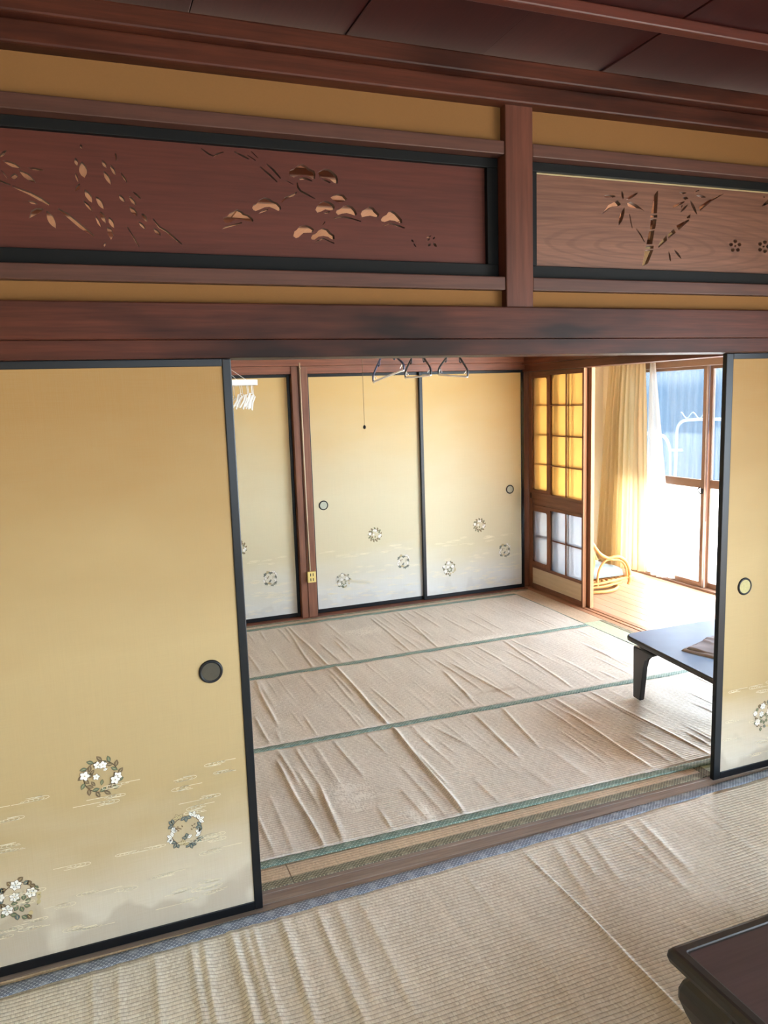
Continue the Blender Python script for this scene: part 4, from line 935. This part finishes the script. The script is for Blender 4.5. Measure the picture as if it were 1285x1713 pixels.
def board_leg(x, y, s, sx):
    # profile in the y-z plane, s = direction (towards the middle of the table side) the bracket reaches
    pr = [(0, .0105), (.064, .0105), (.086, .20), (.098, .245), (.122, .268), (.165, .282), (.178, TZ-.0565), (-.004, TZ-.0565)]
    if s > 0: pr = [(u*(.55 if v > .2 else 1), v) for u, v in pr]
    f = lambda u, v, w: (lambda q: q)(skew((x+sx*w, y+s*u, v)))
    mb = MB(); mb.prism(pr, f, 0, .030)
    bmesh.ops.bevel(mb.bm, geom=list(mb.bm.edges), offset=.004, segments=2, affect='EDGES')
    return obj('leg', mb, 'lacquer', tb)
for x, sx in ((TX0+.035, 1), (TX1-.035, -1)):
    for y, s in ((TY1-.045, -1), (TY0+.045, 1)): board_leg(x, y, s, sx)
def folded_cloth():
    nu, nv = 50, 34
    U, V = np.meshgrid(np.linspace(0, 1, nu), np.linspace(0, 1, nv), indexing='ij')
    r2 = np.random.default_rng(5)
    layers = []
    mb = MB()
    for k, (dx, dy, sx, sy, zz, rot) in enumerate(((0, 0, .30, .20, .000, .33), (.014, -.004, .28, .185, .008, .37))):
        Zt = zz+.009+.003*np.sin(U*9+k)*np.sin(V*7+2*k)+.0045*np.exp(-((U-.35-V*.25)/.05)**2)+.004*np.exp(-((U-.65-V*.1)/.05)**2)
        edge = np.minimum(np.minimum(U, 1-U)*sx, np.minimum(V, 1-V)*sy)
        Zt = zz + (Zt-zz)*np.sqrt(np.clip(edge/.010, 0, 1))+.0006
        wob = .004*np.sin(V*17+k)*(U > .5)
        xx = (U-.5)*sx+wob+dx; yy = (V-.5)*sy+.003*np.sin(U*19)+dy
        c, s = math.cos(rot), math.sin(rot)
        PX = 2.84+xx*c-yy*s; PY = 2.88+xx*s+yy*c
        top = [[mb.bm.verts.new((PX[i, j], PY[i, j], TZ+.0006+Zt[i, j])) for j in range(nv)] for i in range(nu)]
        for i in range(nu-1):
            for j in range(nv-1):
                f = mb.bm.faces.new((top[i][j], top[i+1][j], top[i+1][j+1], top[i][j+1])); f.smooth = True
        ring = [top[i][0] for i in range(nu)]+[top[-1][j] for j in range(1, nv)]+[top[i][-1] for i in range(nu-2, -1, -1)]+[top[0][j] for j in range(nv-2, 0, -1)]
        low = [mb.bm.verts.new((v.co.x, v.co.y, TZ+zz+.0009)) for v in ring]
        for a in range(len(ring)):
            b = (a+1) % len(ring); mb.bm.faces.new((ring[a], ring[b], low[b], low[a]))
        mb.bm.faces.new(low)
    return mb
tag(obj('folded_cloth', folded_cloth(), 'towel'), 'grey-mauve folded cloth lying on the lacquered table', 'cloth')

# ------------------------------------------------------------------ near low table
nt = empty('low_table', (1.78, .9, .0135)); tag(nt, 'dark rosewood low table with moulded edge and curved legs on the nearer rug', 'table')
AX0, AX1, AY0, AY1, AZ = 1.180, 2.38, .43, 1.322, .333
def ring(i, z, r=.008): return rrect((AX0+AX1)/2, (AY0+AY1)/2, (AX1-AX0)/2-i, (AY1-AY0)/2-i, max(r, .002), z, 3)
mb = MB(); mb.loft([ring(.034, .272), ring(.030, .280), ring(.030, .284), ring(.016, .289), ring(.004, .299), ring(0, .312), ring(.002, .325), ring(.007, .3315), ring(.014, AZ), ring(.030, AZ), ring(.0325, AZ-.0025), ring(.036, AZ-.0035)], caps=False)
mb.bm.faces.new([mb.bm.verts.new(p) for p in ring(.034, .272)])
obj('moulded_rim', mb, 'rosewood_dark', nt)
obj('top_panel', MB().loft([ring(.0362, AZ-.016), ring(.0362, AZ-.0036)]), 'rosewood', nt)
sec = [(.2717, .036, .135), (.255, .024, .140), (.235, .018, .138), (.21, .018, .126), (.18, .028, .105), (.15, .040, .085), (.12, .050, .068), (.08, .058, .056), (.045, .056, .052), (.02, .046, .056), (.0105, .040, .060)]
for sx, x in ((1, AX0), (-1, AX1)):
    for sy, y in ((1, AY0), (-1, AY1)):
        loops = []
        for z, i, w in sec[::-1]:
            a, b, r = i, i+w, .012
            q = [(a+r, a), (b, a), (b, a+.03), (a+.03, b), (a, b), (a, a+r), (a+r*.3, a+r*.3)]
            loops.append([(x+sx*u, y+sy*v, z) for u, v in q])
        obj('leg', MB().loft(loops), 'rosewood_dark', nt)
def apron(L):
    p = [(0, .2715), (L, .2715), (L, .215), (L-.02, .205), (L-.05, .200), (L-.09, .212), (L-.14, .222)]
    return p+[(L-a, b) for a, b in p[::-1][:-2]][0:0]+[(.14, .222), (.09, .212), (.05, .200), (.02, .205), (0, .215)]
for y, s in ((AY0+.036, 1), (AY1-.036, -1)):
    obj('apron', MB().prism(apron(AX1-AX0-.34), lambda u, v, w, y=y, s=s: (AX0+.17+u, y+s*w, v), 0, .018), 'rosewood_dark', nt)
for x, s in ((AX0+.036, 1), (AX1-.036, -1)):
    obj('apron', MB().prism(apron(AY1-AY0-.34), lambda u, v, w, x=x, s=s: (x+s*w, AY0+.17+u, v), 0, .018), 'rosewood_dark', nt)

# ------------------------------------------------------------------ rattan floor chair on the veranda
ch = empty('rattan_chair', (3.92, 5.33, 0)); tag(ch, 'low rattan floor chair with pale cushion half behind the paper screen', 'chair')
def bez(pts, n=8):
    out = []
    P = [Vector(p) for p in pts]; P = [2*P[0]-P[1]]+P+[2*P[-1]-P[-2]]
    for i in range(1, len(P)-2):
        for k in range(n):
            t = k/n; a, b, c, d = P[i-1], P[i], P[i+1], P[i+2]
            out.append(.5*((2*b)+(c-a)*t+(2*a-5*b+4*c-d)*t*t+(3*b-a-3*c+d)*t**3))
    out.append(P[-2]); return out
for yy in (5.12, 5.56):
    a = [(3.62, yy, .60), (3.68, yy, .52), (3.741, yy, .425), (3.811, yy, .335), (3.893, yy, .287), (3.95, yy, .292), (4.01, yy, .283), (4.075, yy, .232), (4.112, yy, .14), (4.112, yy, .075), (4.10, yy, .045)]
    obj('arm', MB().tube(bez(a), .0135, 8), 'rattan', ch)
    b = [(3.80, yy+.002, .055), (3.795, yy+.002, .12), (3.815, yy+.002, .205), (3.875, yy+.002, .268), (3.95, yy+.002, .268), (4.03, yy+.002, .245), (4.075, yy+.002, .185), (4.085, yy+.002, .10)]
    obj('arm_bow', MB().tube(bez(b), .0095, 8), 'rattan', ch)
    c = [(3.70, yy, .06), (3.745, yy, .20), (3.755, yy, .30), (3.70, yy, .49)]
    obj('back_bow', MB().tube(bez(c), .0115, 8), 'rattan', ch)
    obj('side_rail', MB().tube([(3.62, yy, .085), (3.85, yy, .085), (4.10, yy, .105)], .012, 8).tube([(3.62, yy, .058), (3.85, yy, .055), (4.03, yy, .072)], .011, 8), 'rattan', ch)
    obj('binding', MB().tube([(4.105, yy, .088), (4.107, yy, .125)], .019, 10), 'rattan', ch)
for k in range(9):
    x = 3.66+k*.048
    obj('seat_slat', MB().box(x, x+.026, 5.125, 5.555, .098, .106, .002), 'rattan', ch)
obj('front_rail', MB().tube([(4.095, 5.12, .10), (4.13, 5.34, .10), (4.095, 5.56, .10)], .013, 8), 'rattan', ch)
obj('top_rail', MB().tube(bez([(3.62, 5.12, .60), (3.595, 5.22, .66), (3.59, 5.34, .68), (3.595, 5.46, .66), (3.62, 5.56, .60)]), .0135, 8), 'rattan', ch)
for k in range(6):
    y = 5.17+k*.068
    obj('back_cane', MB().tube(bez([(3.60, y, .655), (3.63, y, .45), (3.66, y, .25), (3.66, y, .10)]), .006, 6), 'rattan', ch)
circ = lambda r, z, n=36: [(3.87+r*math.cos(2*PI*i/n), 5.33+r*math.sin(2*PI*i/n), z) for i in range(n)]
obj('swivel_ring', MB().tube(circ(.185, .045), .013, 8, True), 'rattan', ch)
obj('base_ring', MB().tube(circ(.225, .0155), .015, 8, True), 'rattan', ch)
U, V = np.meshgrid(np.linspace(-1, 1, 26), np.linspace(-1, 1, 26), indexing='ij')
e = np.clip(1-np.maximum(np.abs(U), np.abs(V))**6, 0, 1)**.5
mb = MB()
for sgn, h in ((1, .075), (-1, .012)):
    Zc = .123+sgn*h*e*(1-.12*(np.cos(U*3)*np.cos(V*3) < 0)) + .02*(1-U)*(sgn > 0)*e
    vs = [[mb.bm.verts.new((3.865+.215*U[i, j], 5.34+.195*V[i, j], Zc[i, j])) for j in range(26)] for i in range(26)]
    for i in range(25):
        for j in range(25): mb.bm.faces.new((vs[i][j], vs[i+1][j], vs[i+1][j+1], vs[i][j+1])).smooth = True
bmesh.ops.remove_doubles(mb.bm, verts=mb.bm.verts[:], dist=.0005)
obj('cushion', mb, 'cushion', ch)

# ------------------------------------------------------------------ curtains at the veranda window
def drape(name, top, bot, ztop, zbot, folds, amp, mat, label, x0, seed, flare=0.0):
    n, m_ = folds*16, 40
    S_, T = np.meshgrid(np.linspace(0, 1, n), np.linspace(0, 1, m_), indexing='ij')
    r3 = np.random.default_rng(seed); ph = r3.uniform(-.5, .5, 6)
    Tt = T**1.1
    Y = (top[0]+(top[1]-top[0])*S_)*(1-Tt)+(bot[0]+(bot[1]-bot[0])*S_)*Tt
    wv = np.sin(2*PI*folds*S_ + ph[0] + 1.1*np.sin(3.1*S_*PI+ph[1]) + .6*np.sin(T*2.2+S_*9))
    A = amp*(.45+.55*np.clip(T*4, 0, 1))*(1+.3*np.sin(S_*11+ph[2]))
    X = x0 + A*wv + flare*T
    Y = Y + .25*A*np.sin(4*PI*folds*S_+ph[3])
    Z = ztop+(zbot-ztop)*T + .012*np.sin(S_*7+1)*(T > .9)
    o = grid_mesh(name, np.stack([X, Y, Z], -1), mat)
    return tag(o, label, 'curtain')
cu = drape('curtain', (5.445, 5.93), (5.40, 6.08), 1.86, .035, 9, .030, 'curtain', 'beige striped curtain gathered at the end of the veranda window', 4.50, 3)
drape('net_curtain', (5.385, 5.45), (5.10, 5.47), 1.85, .03, 5, .016, 'sheer', 'white net curtain beside the gathered beige curtain', 4.556, 9)
rd = MB().tube([(4.52, 2.6, 1.878), (4.52, 6.10, 1.878)], .009, 8); rd.box(4.50, 4.60, 6.09, 6.12, 1.86, 1.895).box(4.52, 4.60, 4.2, 4.22, 1.87, 1.89)
tag(obj('curtain_rail', rd, 'sash'), 'curtain rail above the veranda window', 'rail')

# ------------------------------------------------------------------ outside: bent white pipes
def pipe(name, pts, label, extra=None):
    p = empty(name, pts[0]); tag(p, label, 'pipe frame')
    obj('bent_tube', MB().tube(bez(pts, 6), .016, 10), 'pipe', p)
    if extra: extra(p)
def pins(p):
    obj('wire_loop', MB().tube([(6.2, 6.90-.0125*i, 1.335+.032*math.cos(i*.42)) for i in range(40)], .005, 6), 'pipe', p)
    obj('peg', MB().tube([(6.19, 7.02, .944), (6.19, 6.85, .950)], .012, 8), 'pipe', p)
pipe('pipe_frame', [(6.2, 6.965, -.45), (6.2, 6.963, .5), (6.2, 6.955, 1.0), (6.2, 6.95, 1.14), (6.2, 6.93, 1.22), (6.2, 6.86, 1.272), (6.2, 6.75, 1.286), (6.2, 6.5, 1.296), (6.2, 5.7, 1.30), (6.2, 5.50, 1.27), (6.2, 5.44, 1.12), (6.2, 5.44, -.45)],
     'tall bent white pipe frame with a wavy wire outside the window', pins)
pipe('pipe_frame', [(6.2, 7.04, -.45), (6.2, 7.04, .5), (6.2, 7.045, .85), (6.2, 7.065, .97), (6.2, 7.12, 1.06), (6.2, 7.25, 1.11), (6.2, 7.7, 1.12), (6.2, 7.95, 1.08), (6.2, 8.02, .95), (6.2, 8.02, -.45)],
     'lower bent white pipe frame outside by the curtain', None)

# ------------------------------------------------------------------ drying pole, hangers, peg hanger, pull cord
pole = empty('drying_pole', (1.6, 5.0, 2.02)); tag(pole, 'steel drying pole hung below the ceiling of the sunlit room', 'pole')
obj('pole', MB().tube([(0.3, 5.0, 2.02), (2.95, 5.0, 2.02)], .012, 10), 'steel', pole)
for x in (.4, 2.85): obj('hook', MB().tube([(x, 5.0, 2.555), (x, 5.0, 2.06), (x, 4.98, 2.04), (x, 4.982, 2.006), (x, 5.0, 2.002), (x, 5.018, 2.01)], .003, 6), 'steel', pole)
def clothes_hanger(label, mat_side, bow):
    h = empty('clothes_hanger', (0, 0, 0)); tag(h, label, 'clothes hanger', 'hangers on the drying pole')
    # local: bar along x, hook up +z, origin at the middle of the bar, pole at z = .25
    W = .195
    obj('hook', MB().tube([(0, 0, .165), (0, 0, .215), (.005, 0, .228), (.018, 0, .245), (.015, 0, .262), (0, 0, .2665), (-.013, 0, .262), (-.0165, 0, .25)], .0025, 6), 'steel', h)
    for s in (-1, 1):
        obj('shoulder', MB().tube(bez([(0, 0, .166), (s*.05, 0, .150), (s*.10, 0, .118), (s*.15, 0, .080), (s*.188, 0, .048), (s*.199, 0, .025), (s*W, 0, .002)], 5), .0068, 8), mat_side, h)
        obj('strap_notch', MB().tube(bez([(s*.085, 0, .126), (s*.088, 0, .100), (s*.100, 0, .090), (s*.112, 0, .100)], 5), .004, 6), mat_side, h)
        obj('bar_hook', MB().tube(bez([(s*.190, 0, .012), (s*.180, 0, .038), (s*.165, 0, .030), (s*.150, 0, .018)], 5), .0036, 6), 'hanger_white', h)
    obj('trouser_bar', MB().tube([(W*t, bow*(1-t*t), -.001-abs(bow)*.25*(1-t*t)) for t in np.linspace(-1, 1, 15)], .0068, 8), 'hanger_white', h)
    return h
for x, yaw, tilt, bow, mt, lab in ((1.955, math.radians(79), -.17, -.05, 'hanger_blue', 'blue-sided plastic hanger tilted beside the pull cord'),
                                 (2.197, math.radians(87), -.01, .008, 'hanger_dark', 'dark plastic hanger over the seam of the closet doors, middle one of three'),
                                 (2.478, math.radians(85), .08, -.006, 'hanger_dark', 'dark plastic hanger hanging nearest the paper screens')):
    h = clothes_hanger(lab, mt, bow)
    R = Matrix.Rotation(-yaw, 4, 'Z') @ Matrix.Rotation(tilt, 4, 'Y')
    h.matrix_world = Matrix.Translation(Vector((x, 5.0, 2.018)) - (R @ Vector((0, 0, .248)))) @ R

ph = empty('peg_hanger', (0.78, 5.0, 1.75)); tag(ph, 'white oval peg hanger with dangling clothes pegs beside the big front door', 'peg hanger')
ov = lambda sx, sy, z, n=40: [(.78+sx*math.copysign(abs(math.cos(t))**.75, math.cos(t)), 5.0+sy*math.copysign(abs(math.sin(t))**.75, math.sin(t)), z) for t in np.linspace(0, 2*PI, n, endpoint=False)]
obj('rim', MB().loft([ov(.285, .165, 1.735), ov(.29, .17, 1.735), ov(.29, .17, 1.768), ov(.28, .16, 1.768), ov(.28, .16, 1.735)], caps=False), 'white_plastic', ph)
obj('cross_rib', MB().box(.50, 1.06, 4.996, 5.004, 1.742, 1.762).box(.776, .784, 4.84, 5.16, 1.742, 1.762), 'white_plastic', ph)
for sx in (-1, 1):
    for sy in (-1, 1): obj('cord', MB().tube([(.78+sx*.2, 5+sy*.13, 1.765), (.78, 5.0, 1.93)], .0015, 5), 'white_plastic', ph)
obj('hook', MB().tube([(.78, 5, 1.925), (.78, 5, 1.985), (.78, 5.012, 2.0), (.78, 5.02, 2.02), (.78, 5.012, 2.036), (.78, 5, 2.0385), (.78, 4.984, 2.03)], .004, 6), 'white_plastic', ph)
r4 = random.Random(4)
for k in range(24):
    a = 2*PI*k/24+.12; x, y = .78+.262*math.cos(a), 5+.148*math.sin(a)
    ln = r4.uniform(.055, .075)
    obj('peg_string', MB().tube([(x, y, 1.738), (x+.003, y, 1.738-ln)], .0022, 5), 'white_plastic', ph)
    q = r4.uniform(.25, .75); ca, sa = math.cos(q), math.sin(q); z0 = 1.738-ln
    mb = MB()
    for s in (-1, 1):
        f = lambda u, v: (x+u*ca+v*sa, z0+(-u*sa+v*ca))
        prof = [(s*.001, .006), (s*.009, -.002), (s*.001, -.040), (s*.007, -.088), (s*.015, -.090), (s*.0095, -.040), (s*.016, 0)]
        mb.loft([[(f(u, v)[0], y+w, f(u, v)[1]) for u, v in prof] for w in (-.006, .006)])
    obj('peg', mb, 'white_plastic', ph)

lamp = empty('lamp_cord', (1.435, 4.0, 2.53)); tag(lamp, 'thin lamp pull cord with a small dark knob', 'pull cord')
obj('ceiling_rose', MB().lathe([(.045, 0), (.045, -.012), (.02, -.028), (.004, -.03)], (1.435, 4.0, 2.559)), 'white_plastic', lamp)
obj('cord', MB().tube([(1.435, 4.0, 2.532), (1.435, 4.0, 1.484)], .0011, 6), 'cord', lamp)
obj('knob', MB().lathe([(.002, .012), (.006, .009), (.0078, 0), (.006, -.007), (.0008, -.0095)], (1.435, 4.0, 1.474), seg=14), 'slot', lamp)

# ------------------------------------------------------------------ outlet and its surface cable on the far post
ou = empty('wall_outlet', (1.521, 5.545, .317)); tag(ou, 'ivory double socket low on the far post', 'socket')
obj('plate', MB().box(1.488, 1.552, 5.519, 5.5445, .275, .358, .004), 'ivory', ou)
for z in (.298, .335):
    for dx in (-.010, .010): obj('slot', MB().box(1.520+dx-.003, 1.520+dx+.003, 5.5178, 5.5192, z-.011, z+.011), 'slot', ou)
tag(obj('cable', MB().tube([(1.504, 5.536, 1.9), (1.505, 5.538, 1.5), (1.507, 5.538, .9), (1.513, 5.538, .359)], .0055, 8).tube([(1.499, 5.535, 1.86), (1.51, 5.533, 1.862)], .007, 6), 'cable'), 'cream cable running down the far post to the socket', 'cable')
